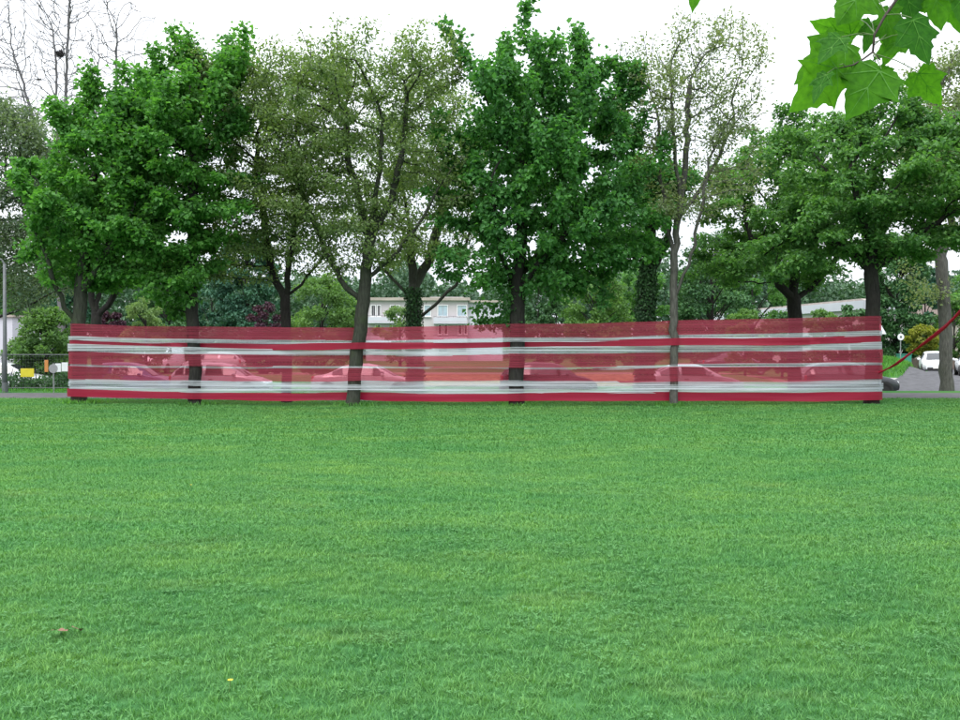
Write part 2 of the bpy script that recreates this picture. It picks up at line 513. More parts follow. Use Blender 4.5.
def clover(name, n, radius):
    V = []; F = []; A = []
    r = random.Random(5)
    for i in range(n):
        a = r.uniform(0, 6.283); q = radius * math.sqrt(r.random())
        c = Vector((q * math.cos(a), q * math.sin(a), r.uniform(.014, .034)))
        s = r.random(); L_ = r.uniform(.009, .016); t0 = r.uniform(0, 6.28)
        for k in range(3):
            t = t0 + k * 2.094; d = Vector((math.cos(t), math.sin(t), r.uniform(-.25, .35))); p = Vector((-math.sin(t), math.cos(t), r.uniform(-.3, .3)))
            j = len(V)
            V += [tuple(c), tuple(c + d * L_ * .6 - p * L_ * .45), tuple(c + d * L_), tuple(c + d * L_ * .6 + p * L_ * .45)]
            A += [s] * 4; F += [(j, j + 1, j + 2), (j, j + 2, j + 3)]
    me = np_mesh(name, np.array(V), np.array(F), M['clover'], False, {'rnd': np.array(A)})
    return bpy.data.objects.new(name, me)

def build_grass():
    xs = axis(-34, 34, -12, 12, .35); ys = axis(2.0, 29.1, 2.0, 14, .35)
    X, Y = np.meshgrid(xs, ys)
    inside = (np.abs(X) < .60 * Y + 3.5)
    d = np.sqrt(X ** 2 + Y ** 2)
    n1 = np.sin(X * 2.1 + 1.3 * np.sin(Y * 1.7)) + np.sin(Y * 2.6 + 1.1 * np.sin(X * 1.9 + 2)) + np.sin((X + Y) * 1.1)
    patch = .25 + .75 * sstep(-.6, 2.2, n1 + .6 * np.sin(X * 5.3 + Y) + .6 * np.sin(Y * 6.1 - X * 2))
    near = (1 - sstep(6.5, 9.5, d)) * inside
    mid = sstep(6.0, 9.0, d) * (1 - sstep(14, 18, d)) * inside
    far = sstep(13, 17, d) * inside
    clo = patch * (1 - sstep(9, 14, d)) * inside
    nx, ny = len(xs), len(ys)
    i = (np.arange(nx - 1)[None, :] + np.arange(ny - 1)[:, None] * nx).ravel()
    F = np.stack([i, i + 1, i + nx + 1, i + nx], 1)
    V = np.stack([X.ravel(), Y.ravel(), (zg(X, Y) + .001).ravel()], 1)
    me = np_mesh('grass', V, F, M['blade'], False, {'near': near.ravel(), 'mid': mid.ravel(), 'far': far.ravel(), 'clo': clo.ravel()})
    o = link('grass', me)
    tag(o, 'short mown green grass covering the wide lawn', 'grass', kind='stuff')
    protos = [('near', tuft('grass_tuft_fine', 16, .045, .036, .0038, M['blade'], .8), 850),
              ('mid', tuft('grass_tuft_medium', 30, .10, .038, .0075, M['blade'], .8), 170),
              ('far', tuft('grass_tuft_coarse', 46, .22, .038, .015, M['blade'], .8), 42),
              ('clo', clover('clover_tuft', 12, .10), 48)]
    ng = bpy.data.node_groups.new('grass_scatter', 'GeometryNodeTree')
    ng.interface.new_socket('Geometry', in_out='INPUT', socket_type='NodeSocketGeometry')
    ng.interface.new_socket('Geometry', in_out='OUTPUT', socket_type='NodeSocketGeometry')
    N, L = ng.nodes, ng.links
    gi = N.new('NodeGroupInput'); go = N.new('NodeGroupOutput'); jn = N.new('GeometryNodeJoinGeometry')
    for k, (att, pr, dens) in enumerate(protos):
        na = N.new('GeometryNodeInputNamedAttribute'); na.data_type = 'FLOAT'; na.inputs[0].default_value = att
        mu = N.new('ShaderNodeMath'); mu.operation = 'MULTIPLY'; mu.inputs[1].default_value = dens
        L.new(na.outputs[0], mu.inputs[0])
        dp = N.new('GeometryNodeDistributePointsOnFaces'); dp.inputs['Seed'].default_value = k + 3
        L.new(gi.outputs[0], dp.inputs['Mesh']); L.new(mu.outputs[0], dp.inputs['Density'])
        oi = N.new('GeometryNodeObjectInfo'); oi.inputs['Object'].default_value = pr; oi.inputs['As Instance'].default_value = True
        ip = N.new('GeometryNodeInstanceOnPoints')
        L.new(dp.outputs['Points'], ip.inputs['Points']); L.new(oi.outputs['Geometry'], ip.inputs['Instance'])
        rv = N.new('FunctionNodeRandomValue'); rv.data_type = 'FLOAT_VECTOR'
        rv.inputs[0].default_value = (-.12, -.12, 0); rv.inputs[1].default_value = (.12, .12, 6.283)
        L.new(rv.outputs[0], ip.inputs['Rotation'])
        rs = N.new('FunctionNodeRandomValue'); rs.data_type = 'FLOAT'
        rs.inputs[2].default_value = .7; rs.inputs[3].default_value = 1.25; rs.inputs['Seed'].default_value = 9
        L.new(rs.outputs[1], ip.inputs['Scale'])
        L.new(ip.outputs[0], jn.inputs[0])
    L.new(jn.outputs[0], go.inputs[0])
    md = o.modifiers.new('scatter', 'NODES'); md.node_group = ng
build_grass()

# ------------------------------------------------------------------ tree machinery
def colonize(seeds, parents, attr, step, infl, kill, iters, up=.12, jit=.15, lim=9000):
    """space colonisation: branches grow toward points of the crown volume"""
    nodes = [np.array(s, float) for s in seeds]; par = list(parents)
    A = np.array(attr, float)
    P0 = np.array(nodes)
    D = np.linalg.norm(A[:, None, :] - P0[None, :, :], axis=2)
    near = D.argmin(1); dist = D.min(1)
    alive = np.ones(len(A), bool)
    for it in range(iters):
        act = alive & (dist < infl)
        if not act.any():
            if it > 2: break
            act = alive & (dist < infl * 3)
            if not act.any(): break
        idx = near[act]
        N = np.array(nodes)
        dv = A[act] - N[idx]; dv /= np.maximum(np.linalg.norm(dv, axis=1, keepdims=True), 1e-6)
        u, inv = np.unique(idx, return_inverse=True)
        s = np.zeros((len(u), 3)); np.add.at(s, inv, dv)
        s /= np.maximum(np.linalg.norm(s, axis=1, keepdims=True), 1e-6)
        s += rng.normal(0, jit, s.shape); s[:, 2] += up
        s /= np.linalg.norm(s, axis=1, keepdims=True)
        new = N[u] + s * step
        n0 = len(nodes)
        for k in range(len(u)):
            nodes.append(new[k]); par.append(int(u[k]))
        al = np.where(alive)[0]
        Dn = np.linalg.norm(A[al][:, None, :] - new[None, :, :], axis=2)
        j = Dn.argmin(1); dm = Dn[np.arange(len(al)), j]
        up_ = dm < dist[al]
        dist[al[up_]] = dm[up_]; near[al[up_]] = j[up_] + n0
        alive[dist < kill] = False
        if len(nodes) > lim: break
    return np.array(nodes), np.array(par)

def radii(nodes, par, tip, expo, R):
    n = len(nodes); acc = np.zeros(n); kids = np.zeros(n, int)
    for i in range(n - 1, 0, -1):
        if acc[i] == 0: acc[i] = tip ** expo
        acc[par[i]] += acc[i]; kids[par[i]] += 1
    if acc[0] == 0: acc[0] = tip ** expo
    r = acc ** (1 / expo)
    s = R / r[0]
    t = (r - tip) / max(r[0] - tip, 1e-6)
    return tip + (R - tip) * np.clip(t, 0, 1), kids

def limbs_mesh(name, nodes, par, r, mat, flare=True, nsid=10, rough=.06):
    n = len(nodes)
    kids = [[] for _ in range(n)]
    for i in range(1, n): kids[par[i]].append(i)
    VV = []; FF = []; off = 0
    stack = [(0, None)]
    while stack:
        s, p = stack.pop()
        ch = [s] if p is None else [p, s]
        c = s
        while kids[c]:
            ks = sorted(kids[c], key=lambda q: -r[q])
            for q in ks[1:]: stack.append((q, c))
            c = ks[0]; ch.append(c)
        if len(ch) < 2: continue
        pts = nodes[ch]; rr = r[ch].copy()
        if p is not None: rr[0] = rr[1] * 1.05
        rm = rr.max(); sides = nsid if rm > .09 else (6 if rm > .03 else 4 if rm > .012 else 3)
        tang = np.gradient(pts, axis=0); tang /= np.maximum(np.linalg.norm(tang, axis=1, keepdims=True), 1e-9)
        u = np.cross(tang[0], (0.3, 1, .1)); u /= np.linalg.norm(u)
        ang = np.arange(sides) * 2 * math.pi / sides; ca, sa = np.cos(ang), np.sin(ang)
        for i in range(len(ch)):
            t = tang[i]; u = u - t * u.dot(t); u /= max(np.linalg.norm(u), 1e-9); w = np.cross(t, u)
            ring = rr[i]
            if rr[i] > .05:
                ring = rr[i] * (1 + rough * np.sin(ang * 3 + pts[i][2] * 2.1) + rough * .6 * np.sin(ang * 5 - pts[i][2] * 3.7))
                if flare and p is None:
                    h = pts[i][2]
                    ring = ring * (1 + .22 * math.exp(-max(h, 0) / .14) * (1 + .35 * np.sin(ang * 5 + 1)))
            VV.append(pts[i] + np.outer(ring * ca, u) + np.outer(ring * sa, w))
        k = np.arange(sides); k2 = (k + 1) % sides
        for i in range(len(ch) - 1):
            a = off + i * sides
            FF.append(np.stack([a + k, a + k2, a + sides + k2, a + sides + k], 1))
        off += len(ch) * sides
    return np_mesh(name, np.concatenate(VV), np.concatenate(FF), mat, True)

def leaf_mesh(name, C, D, Nn, Lg, Wd, mat, fold=.22):
    """kite-shaped folded leaves: C centres, D axis, Nn normal"""
    n = len(C)
    D = D / np.maximum(np.linalg.norm(D, axis=1, keepdims=True), 1e-9)
    S = np.cross(D, Nn); S /= np.maximum(np.linalg.norm(S, axis=1, keepdims=True), 1e-9)
    U = np.cross(S, D)
    Lg = Lg[:, None]; Wd = Wd[:, None]
    b = C - D * Lg * .5; t = C + D * Lg * .5
    m = C - D * Lg * .08
    l = m + S * Wd * .5 + U * Wd * fold; r = m - S * Wd * .5 + U * Wd * fold
    V = np.stack([b, l, t, r], 1).reshape(-1, 3)
    i = np.arange(n) * 4
    F = np.concatenate([np.stack([i, i + 2, i + 1], 1), np.stack([i, i + 3, i + 2], 1)])
    return np_mesh(name, V, F, mat, False, {'rnd': np.repeat(rng.random(n), 4)})

def scatter_leaves(name, nodes, par, r, thr, count, size, aspect, sigma, mat, droop=.35, flat=.6, flatten=.75):
    idx = np.where(r < thr)[0]; idx = idx[idx > 0]
    w = np.array([math.exp(1.5 * mnoise.noise(Vector(nodes[i]) * 1.1)) for i in idx])
    pick = rng.choice(idx, count, p=w / w.sum())
    t = rng.random((count, 1))
    seg = nodes[pick] - nodes[par[pick]]
    C = nodes[par[pick]] + seg * t + rng.normal(0, sigma, (count, 3)) * (1, 1, flatten)
    dr = seg / np.maximum(np.linalg.norm(seg, axis=1, keepdims=True), 1e-9)
    out = C - nodes[pick]; out /= np.maximum(np.linalg.norm(out, axis=1, keepdims=True), 1e-9)
    D = dr * .4 + out * .8 + rng.normal(0, .45, (count, 3)); D[:, 2] -= droop
    Nn = rng.normal(0, .55, (count, 3)); Nn[:, 2] += flat
    Lg = size * rng.uniform(.6, 1.3, count)
    return leaf_mesh(name, C, D, Nn, Lg, Lg * aspect, mat)

def ell_points(ells, n, Y, base, depth=1.0, spray=(.38, .38, .2)):
    """points through the crown ellipsoids (px, py, rx, ry in photo pixels at the tree's distance)"""
    k = Y / FPX
    vol = np.array([e[2] * e[3] * min(e[2], 60) * (e[4] if len(e) > 4 else 1) for e in ells], float)
    cnt = np.maximum((vol / vol.sum() * n).astype(int), 6)
    out = []
    for e, c in zip(ells, cnt):
        v = rng.normal(0, 1, (c, 3)); v /= np.linalg.norm(v, axis=1, keepdims=True)
        v *= (rng.random((c, 1)) ** (1 / 2.6))
        ctr = P(e[0], e[1], Y)
        ry = min(e[2], 75) * k * depth
        if e[2] > 14:                    # boughs: points gather in flat sprays with air between them
            nc = max(4, int(c / 16)); own = rng.integers(0, nc, c)
            v = v[:nc][own]
            out.append(np.array(ctr) - np.array(base) + v * (e[2] * k, ry, e[3] * k) + rng.normal(0, 1, (c, 3)) * spray)
        else:
            out.append(np.array(ctr) - np.array(base) + v * (e[2] * k, ry, e[3] * k))
    return np.concatenate(out)

def tree(name, label, Y, stem, ells, R, mat, bark, leaves=20000, size=.11, aspect=.8, sigma=.13, natt=1300, limbs=(),
         step=.26, kill=.46, infl=2.4, up=.1, tip=.006, expo=2.15, thr=.022, group=None, cat='tree', depth=1.0, droop=.35, flat=.6, ivy=None, jit=.15, iters=120, spray=(.38, .38, .2), shoots=0, flatten=.75, ytop=None):
    base = G(stem[0][0], Y)
    t = thing(name, label, cat, base, 0, group)
    b = np.array(base)
    pts = [np.array((0, 0, -.12))]; par = [0]
    path = [P(px, py, Y) - base for px, py in stem[1:]]
    prev = Vector((0, 0, 0)); cur = 0
    def add_path(cur, prev, path, wob=.02):
        for q in path:
            q = Vector(q); d = (q - prev).length; m = max(1, int(d / step))
            for i in range(1, m + 1):
                c = prev.lerp(q, i / m); c = np.array(c) + rng.normal(0, wob, 3) * (1, 1, 0)
                pts.append(c); par.append(cur); cur = len(pts) - 1
            prev = q
        return cur
    add_path(0, Vector((0, 0, 0)), path)
    ntr = len(pts)
    for lb in limbs:
        q = [P(x, y, Y + (dy if True else 0)) - base for x, y, dy in lb]
        A = np.array(pts[:]); d = np.linalg.norm(A - np.array(q[0]), axis=1); s = int(d.argmin())
        add_path(s, Vector(pts[s]), q[1:], .03)
    att = ell_points(ells, natt, Y, base, depth, spray)
    att = att[att[:, 2] > .8]
    if ytop: att = att[att[:, 2] < P(0, ytop, Y).z - base.z - (.5 if shoots else .25)]
    nodes, pr = colonize(pts[:], par[:], att, step, infl, kill, iters, up, jit)
    if shoots:                           # upright new shoots along the top of the crown
        z = nodes[:, 2]; cell = np.floor(nodes[:, 0] / .38).astype(int) * 1000 + np.floor(nodes[:, 1] / .8).astype(int)
        tops = {}
        for i in range(ntr, len(nodes)):
            if cell[i] not in tops or z[i] > z[tops[cell[i]]]: tops[cell[i]] = i
        zmid = np.percentile(z, 55)
        cand = [i for i in tops.values() if z[i] > zmid]
        cand.sort(key=lambda i: -z[i] + rng.normal(0, .5))
        N2 = list(nodes); P2 = list(pr)
        for i in cand[:shoots]:
            c = nodes[i].copy(); cur = i; d = np.array((rng.normal(0, .22), rng.normal(0, .22), 1.0)); d[0] += .10 * np.sign(c[0]) * min(1, abs(c[0]))
            for q in range(int(rng.integers(2, 6))):
                c = c + d / np.linalg.norm(d) * .2 + rng.normal(0, .02, 3); N2.append(c.copy()); P2.append(cur); cur = len(N2) - 1
        nodes, pr = np.array(N2), np.array(P2)
    r, kids = radii(nodes, pr, tip, expo, R)
    # keep the trunk full below the fork
    h = nodes[:ntr, 2]; top = max(h.max(), .1)
    r[:ntr] = np.maximum(r[:ntr], R * (1 - .35 * np.clip(h / top, 0, 1)) * (r[:ntr] > R * .35))
    r[0] = R
    link('trunk', limbs_mesh('trunk', nodes, pr, r, bark), t)
    if leaves:
        link('crown', scatter_leaves('crown', nodes, pr, r, thr, leaves, size, aspect, sigma, mat, droop, flat, flatten), t)
    if ivy:
        y0, y1, n = ivy
        hs = rng.uniform(0, 1, n)
        zt = (EYE - (y1 - HORIZ) / FPX * Y) - base.z
        C = []; Nn = []
        for q in hs:
            z = q * zt; i = int(np.abs(nodes[:ntr, 2] - z).argmin()); a = rng.uniform(0, 6.283)
            rr = r[i] * 1.05 + abs(rng.normal(.04, .05))
            C.append((nodes[i, 0] + rr * math.cos(a), nodes[i, 1] + rr * math.sin(a), z)); Nn.append((math.cos(a), math.sin(a), .5))
        C = np.array(C); Nn = np.array(Nn) + rng.normal(0, .3, (n, 3))
        D = rng.normal(0, .4, (n, 3)); D[:, 2] -= .8
        Lg = .10 * rng.uniform(.6, 1.3, n)
        link('ivy', leaf_mesh('ivy', C, D, Nn, Lg, Lg * .9, M['ivy']), t)
    return t

# ------------------------------------------------------------------ the six trees that carry the film
YR = 26.5
ROW = 'trees in the row that carries the film'
FT = [  # px at base, trunk radius
    (80, .20), (195, .175), (356, .185), (517, .215), (673, .125), (872, .195)]
tree('maple_tree', 'bright green tree with a low left limb at the fence end of the striped film', YR,
     [(79, 401), (79, 360), (80, 325), (82, 285), (86, 240), (92, 190)],
     [(80, 215, 44, 58), (108, 170, 50, 60), (125, 235, 50, 52), (68, 165, 28, 34), (112, 120, 30, 40), (54, 250, 22, 28), (128, 85, 10, 24), (100, 95, 10, 25), (88, 98, 9, 22), (150, 265, 26, 26)],
     .20, M['maple'], M['bark_moss'], 35000, .14, .85, .145, 2300, shoots=18, ytop=78, flatten=.5, flat=.9, spray=(.36, .36, .16),
     limbs=[[(79, 330, 0), (66, 308, -.2), (55, 285, -.5), (46, 255, -.8), (36, 230, -.8)], [(82, 290, 0), (105, 255, -.6), (125, 225, -1.0)]], group=ROW)
tree('maple_tree', 'dark trunked bright green tree, second along the film from the fence', YR,
     [(195, 404), (195, 360), (193, 325), (192, 290), (193, 240), (194, 190), (196, 140)],
     [(178, 150, 52, 58), (203, 100, 34, 44), (145, 190, 36, 52), (200, 210, 42, 48), (165, 265, 34, 44), (150, 130, 30, 40), (178, 300, 16, 20), (205, 55, 9, 24), (222, 62, 8, 22), (188, 70, 9, 22), (170, 75, 9, 20), (150, 85, 9, 20), (236, 75, 6, 20), (215, 45, 6, 14), (200, 42, 5, 12)],
     .172, M['maple'], M['bark_dark'], 37000, .14, .85, .14, 2400, up=.16, shoots=70, ytop=38, flatten=.6, flat=.9, spray=(.38, .38, .2), group=ROW)
tree('ash_tree', 'olive leaved tree with leaning trunk and many rising limbs, third along the film', YR,
     [(352, 407), (355, 375), (359, 340), (362, 312), (365, 290), (366, 268), (370, 240), (376, 205)],
     [(352, 120, 58, 72), (410, 120, 52, 74), (320, 170, 46, 60), (385, 70, 52, 40), (440, 180, 32, 62), (365, 215, 66, 42), (305, 230, 38, 40), (295, 115, 34, 44), (345, 250, 40, 22), (410, 250, 34, 22), (365, 50, 12, 22), (420, 55, 14, 26), (448, 70, 10, 30), (392, 40, 10, 14)],
     .19, M['olive'], M['bark_moss'], 31000, .118, .5, .18, 2700, tip=.010, flatten=.5, flat=.9, shoots=50, ytop=44, spray=(.42, .42, .16),
     limbs=[[(363, 305, 0), (346, 288, .1), (330, 262, .3), (314, 225, .6), (300, 180, .8)],
            [(366, 275, 0), (392, 258, -.3), (420, 225, -.5), (440, 185, -.6)],
            [(370, 245, 0), (362, 210, .2), (350, 160, .4), (345, 110, .5)],
            [(371, 240, 0), (392, 200, .1), (402, 150, .1), (408, 100, .2)],
            [(374, 220, 0), (380, 170, -.3), (382, 120, -.4)]], infl=2.0, kill=.44, group=ROW)
tree('maple_tree', 'large deep green tree with thick trunk and upright shoots at the middle of the film', YR,
     [(517, 408), (517, 370), (517, 325), (517, 290), (518, 272), (520, 240), (524, 190), (526, 130)],
     [(545, 175, 78, 70), (515, 128, 55, 50), (580, 135, 55, 50), (548, 105, 40, 42), (522, 72, 22, 38), (600, 220, 55, 48), (500, 215, 48, 50), (545, 245, 70, 35), (640, 210, 24, 48), (470, 150, 24, 45), (490, 280, 22, 30),
      (615, 275, 30, 24), (480, 265, 34, 30), (505, 282, 26, 20), (538, 280, 26, 18), (560, 275, 30, 18), (455, 190, 18, 50), (521, 40, 8, 34), (536, 55, 6, 26), (505, 62, 8, 26), (488, 80, 9, 24), (466, 62, 10, 20), (452, 50, 9, 10), (575, 60, 9, 28), (590, 72, 8, 26), (608, 88, 9, 24), (556, 80, 8, 24), (630, 100, 9, 24), (645, 90, 6, 24)],
     .215, M['maple_deep'], M['bark_dark'], 54000, .142, .85, .125, 3200, up=.16, shoots=110, ytop=8, flatten=.85, spray=(.34, .34, .3),
     limbs=[[(517, 288, 0), (535, 268, -.3), (560, 240, -.6), (590, 215, -.8)], [(517, 288, 0), (503, 262, .3), (488, 235, .5), (470, 200, .6)],
            [(518, 280, 0), (545, 250, .8), (560, 200, 1.3), (568, 130, 1.4)], [(518, 280, 0), (500, 250, -.8), (492, 180, -1.2)]], group=ROW)
tree('ash_tree', 'slender grey barked tree with thin new leaves, fifth along the film', YR,
     [(674, 407), (674, 370), (674, 330), (674, 290), (674, 262), (677, 225), (684, 180), (687, 130), (689, 80)],
     [(690, 90, 55, 65), (715, 140, 45, 60), (660, 140, 38, 55), (690, 45, 34, 28), (735, 80, 28, 40), (640, 100, 20, 40), (700, 200, 50, 30)],
     .112, M['olive_pale'], M['bark_grey'], 13000, .105, .5, .17, 1900, tip=.0105, ytop=28, shoots=40, flatten=.6, expo=2.3,
     limbs=[[(674, 296, 0), (685, 275, -.2), (695, 245, -.4), (702, 200, -.5), (712, 150, -.5)], [(675, 250, 0), (664, 215, .4), (660, 160, .5), (657, 110, .5)],
            [(678, 215, 0), (698, 195, .3), (715, 165, .6), (735, 120, .8)], [(680, 200, 0), (674, 150, -.4), (672, 90, -.5)]], infl=1.8, kill=.42, up=.3, jit=.1, group=ROW)
tree('hornbeam_tree', 'spreading green tree with layered foliage where the striped film ends by the parked cars', YR,
     [(872, 403), (872, 360), (872, 325), (873, 285), (872, 262), (872, 225)],
     [(872, 190, 70, 50), (830, 230, 60, 38), (925, 210, 55, 50), (880, 135, 55, 40), (935, 150, 45, 45), (815, 185, 40, 40), (845, 120, 35, 30), (900, 110, 40, 22), (800, 250, 44, 26), (965, 195, 45, 60), (870, 240, 50, 22), (930, 255, 45, 16), (960, 120, 40, 40)],
     .195, M['hazel'], M['bark_dark'], 50000, .13, .75, .15, 3000, up=.02, flat=1.1, flatten=.4, spray=(.5, .5, .12), shoots=20, ytop=92,
     limbs=[[(872, 275, 0), (895, 252, -.3), (915, 235, -.5), (940, 222, -.6)], [(872, 270, 0), (850, 250, .2), (825, 240, .4), (795, 238, .5)],
            [(873, 255, 0), (885, 220, .8), (900, 180, 1.2)], [(872, 250, 0), (860, 215, -.8), (850, 170, -1.2)]], group=ROW)

# ------------------------------------------------------------------ second row and trees behind
Y2 = 34.2
ROW2 = 'second row of trees behind the film'
tree('maple_tree', 'forked dark tree rising behind the first bay of the film', Y2, [(97, 398), (97, 350), (97, 318)],
     [(95, 225, 45, 40), (125, 215, 45, 38), (70, 240, 26, 26), (140, 262, 25, 28)], .19, M['maple'], M['bark_dark'], 22000, .14, .85, .17, 1000, flatten=.5,
     limbs=[[(97, 320, 0), (92, 300, .1), (88, 270, .3), (85, 240, .4)], [(97, 320, 0), (108, 305, -.1), (120, 285, -.3), (130, 255, -.5)], [(97, 318, 0), (99, 290, .4), (102, 250, .6)]], group=ROW2)
tree('ash_tree', 'olive green forked tree behind the second bay of the film', 28.2, [(287, 400), (287, 350), (286, 318), (286, 297)],
     [(265, 140, 54, 68), (290, 180, 62, 64), (245, 190, 46, 55), (235, 110, 34, 46), (305, 105, 36, 46), (240, 240, 46, 34), (275, 85, 34, 28), (212, 160, 24, 44), (300, 245, 44, 26), (208, 262, 26, 24), (205, 220, 30, 30), (210, 130, 26, 36)],
     .15, M['olive'], M['bark_dark'], 42000, .118, .5, .19, 2700, tip=.010, depth=1.25, flatten=.5, flat=.9, shoots=40, ytop=58, spray=(.5, .5, .18),
     limbs=[[(286, 302, 0), (276, 282, .2), (266, 250, .5), (262, 200, .8), (258, 150, .9)], [(286, 302, 0), (298, 285, 0), (315, 268, -.2), (330, 250, -.4)], [(286, 297, 0), (289, 260, -.5), (296, 210, -.8), (300, 160, -.9)]], step=.27, kill=.46, group=ROW2)
tree('ash_tree', 'olive tree with ivy clad trunk and spreading limbs before the white house', Y2, [(415, 398), (415, 350), (414, 320), (413, 295), (412, 262), (410, 225)],
     [(415, 130, 46, 68), (440, 175, 42, 60), (400, 190, 44, 54), (460, 130, 28, 50), (385, 240, 34, 28), (435, 250, 34, 24)],
     .22, M['olive'], M['bark_moss'], 20000, .135, .5, .22, 1700, tip=.011, flatten=.5, flat=.9, spray=(.5, .5, .18),
     limbs=[[(414, 318, 0), (436, 305, -.2), (455, 285, -.4), (462, 258, -.5), (470, 230, -.6)], [(414, 300, 0), (398, 285, .2), (382, 268, .4), (372, 250, .5)], [(413, 290, 0), (428, 262, .5), (440, 220, .8), (448, 170, .9)]],
     step=.3, kill=.52, ivy=(398, 288, 2600), group=ROW2)
tree('maple_tree', 'ivy covered trunk with green crown beside the slender grey tree', Y2, [(645, 398), (645, 350), (645, 320), (647, 285), (649, 255), (652, 225)],
     [(640, 215, 26, 32), (655, 190, 26, 40), (630, 245, 22, 18)],
     .26, M['maple_deep'], M['bark_dark'], 14000, .14, .85, .2, 600, ivy=(398, 245, 5200),
     limbs=[[(648, 275, 0), (658, 262, 0), (664, 245, 0), (668, 230, .1)]], group=ROW2)
tree('hornbeam_tree', 'low forked dark tree with tiered green foliage behind the fifth bay of the film', Y2, [(796, 398), (795, 350), (795, 318), (794, 300)],
     [(790, 210, 60, 54), (758, 245, 54, 40), (835, 225, 46, 44), (775, 170, 42, 44), (742, 278, 34, 22), (815, 160, 44, 40), (735, 200, 28, 36), (800, 265, 60, 18)],
     .25, M['hazel'], M['bark_dark'], 44000, .14, .75, .19, 2200, flat=1.1, up=.03, flatten=.4, spray=(.6, .6, .14),
     limbs=[[(795, 304, 0), (780, 285, -.2), (765, 262, -.3), (750, 240, -.4)], [(795, 302, 0), (812, 288, .2), (830, 268, .4), (845, 245, .5)], [(794, 300, 0), (795, 260, .3), (792, 220, .5)]],
     step=.3, kill=.52, group=ROW2)
tree('plane_tree', 'pale barked forked tree standing by the white car on the side road', 36.0, [(947, 391), (946, 350), (944, 310), (943, 285), (941, 262), (936, 235)],
     [(930, 160, 40, 60), (965, 150, 50, 70), (915, 110, 30, 40), (960, 85, 40, 40)],
     .235, M['olive_pale'], M['bark_grey'], 16000, .13, .7, .28, 1000, tip=.009, expo=2.3,
     limbs=[[(942, 280, 0), (930, 298, -.3), (918, 296, -.4), (910, 275, -.5), (906, 245, -.5)], [(941, 262, 0), (948, 235, .2), (955, 200, .4)], [(937, 240, 0), (926, 205, -.2), (918, 165, -.3)]],
     step=.34, kill=.6, up=.2)
tree('grey_leaved_tree', 'tall grey green tree at the fence corner with a long low bough', 36.5, [(-22, 396), (-20, 350), (-17, 322), (-12, 260), (-5, 200)],
     [(5, 150, 40, 56), (30, 180, 36, 52), (-5, 220, 48, 46), (45, 150, 26, 36), (22, 240, 36, 36), (-20, 130, 35, 50), (15, 275, 36, 20), (50, 265, 26, 20)],
     .22, M['grey_green'], M['bark_dark'], 32000, .15, .5, .28, 2000, tip=.009,
     limbs=[[(-17, 325, 0), (5, 315, -.4), (25, 308, -.6), (42, 298, -.7), (60, 290, -.8), (76, 286, -.8)]], step=.34, kill=.6)
tree('bare_tree', 'tall leafless tree carrying a dark round nest high in its twigs', 60, [(62, 380), (61, 300), (60, 240), (60, 180)],
     [(60, 80, 40, 85), (100, 100, 34, 70), (25, 95, 34, 65), (68, 20, 40, 35), (120, 75, 18, 45)],
     .24, None, M['bark_hazed'], 0, natt=3600, step=.42, kill=.5, infl=2.2, up=.5, tip=.020, expo=1.8, jit=.12, spray=(1.3, 1.3, 1.6),
     limbs=[[(60, 190, 0), (66, 130, 0), (67, 90, .1), (69, 40, .1), (72, -5, .1)], [(60, 200, 0), (58, 120, .2), (58, 70, .2), (53, 25, .3)], [(60, 220, 0), (90, 160, .5), (99, 100, .8), (100, 45, .9)],
            [(60, 210, 0), (40, 140, -.5), (25, 85, -.7), (12, 45, -.8)], [(60, 215, 0), (108, 150, .2), (118, 80, .3), (118, 30, .3)]])
# the nest itself
nst = thing('nest', 'dark round twig nest wedged in the tall leafless tree', 'nest', P(61.5, 55, 60))
mb = MB(); rn = random.Random(3)
for i in range(150):
    a = Vector((rn.gauss(0, 1), rn.gauss(0, 1), rn.gauss(0, .9))).normalized() * rn.uniform(.1, .22)
    d = Vector((rn.gauss(0, 1), rn.gauss(0, 1), rn.gauss(0, .6))); d = (d - a * d.dot(a) / a.length_squared * .8).normalized() * rn.uniform(.12, .3)
    mb.tube([a - d, a, a + d], .014, 3, False)
mb.build('sticks', M['stick'], nst)
mb = MB()
for i in range(7):
    for j in range(10): pass
bowl = []
bf = []
for i in range(7):
    th = math.pi * i / 6
    for j in range(12):
        q = 2 * math.pi * j / 12; k = .20 * (1 + .12 * math.sin(j * 2.3 + i * 1.7))
        bowl.append((k * math.sin(th) * math.cos(q), k * math.sin(th) * math.sin(q), k * .9 * math.cos(th)))
for i in range(6):
    for j in range(12):
        bf.append((i * 12 + j, i * 12 + (j + 1) % 12, (i + 1) * 12 + (j + 1) % 12, (i + 1) * 12 + j))
mb.add(bowl, bf); mb.build('bowl', M['stick'], nst, smooth=True)

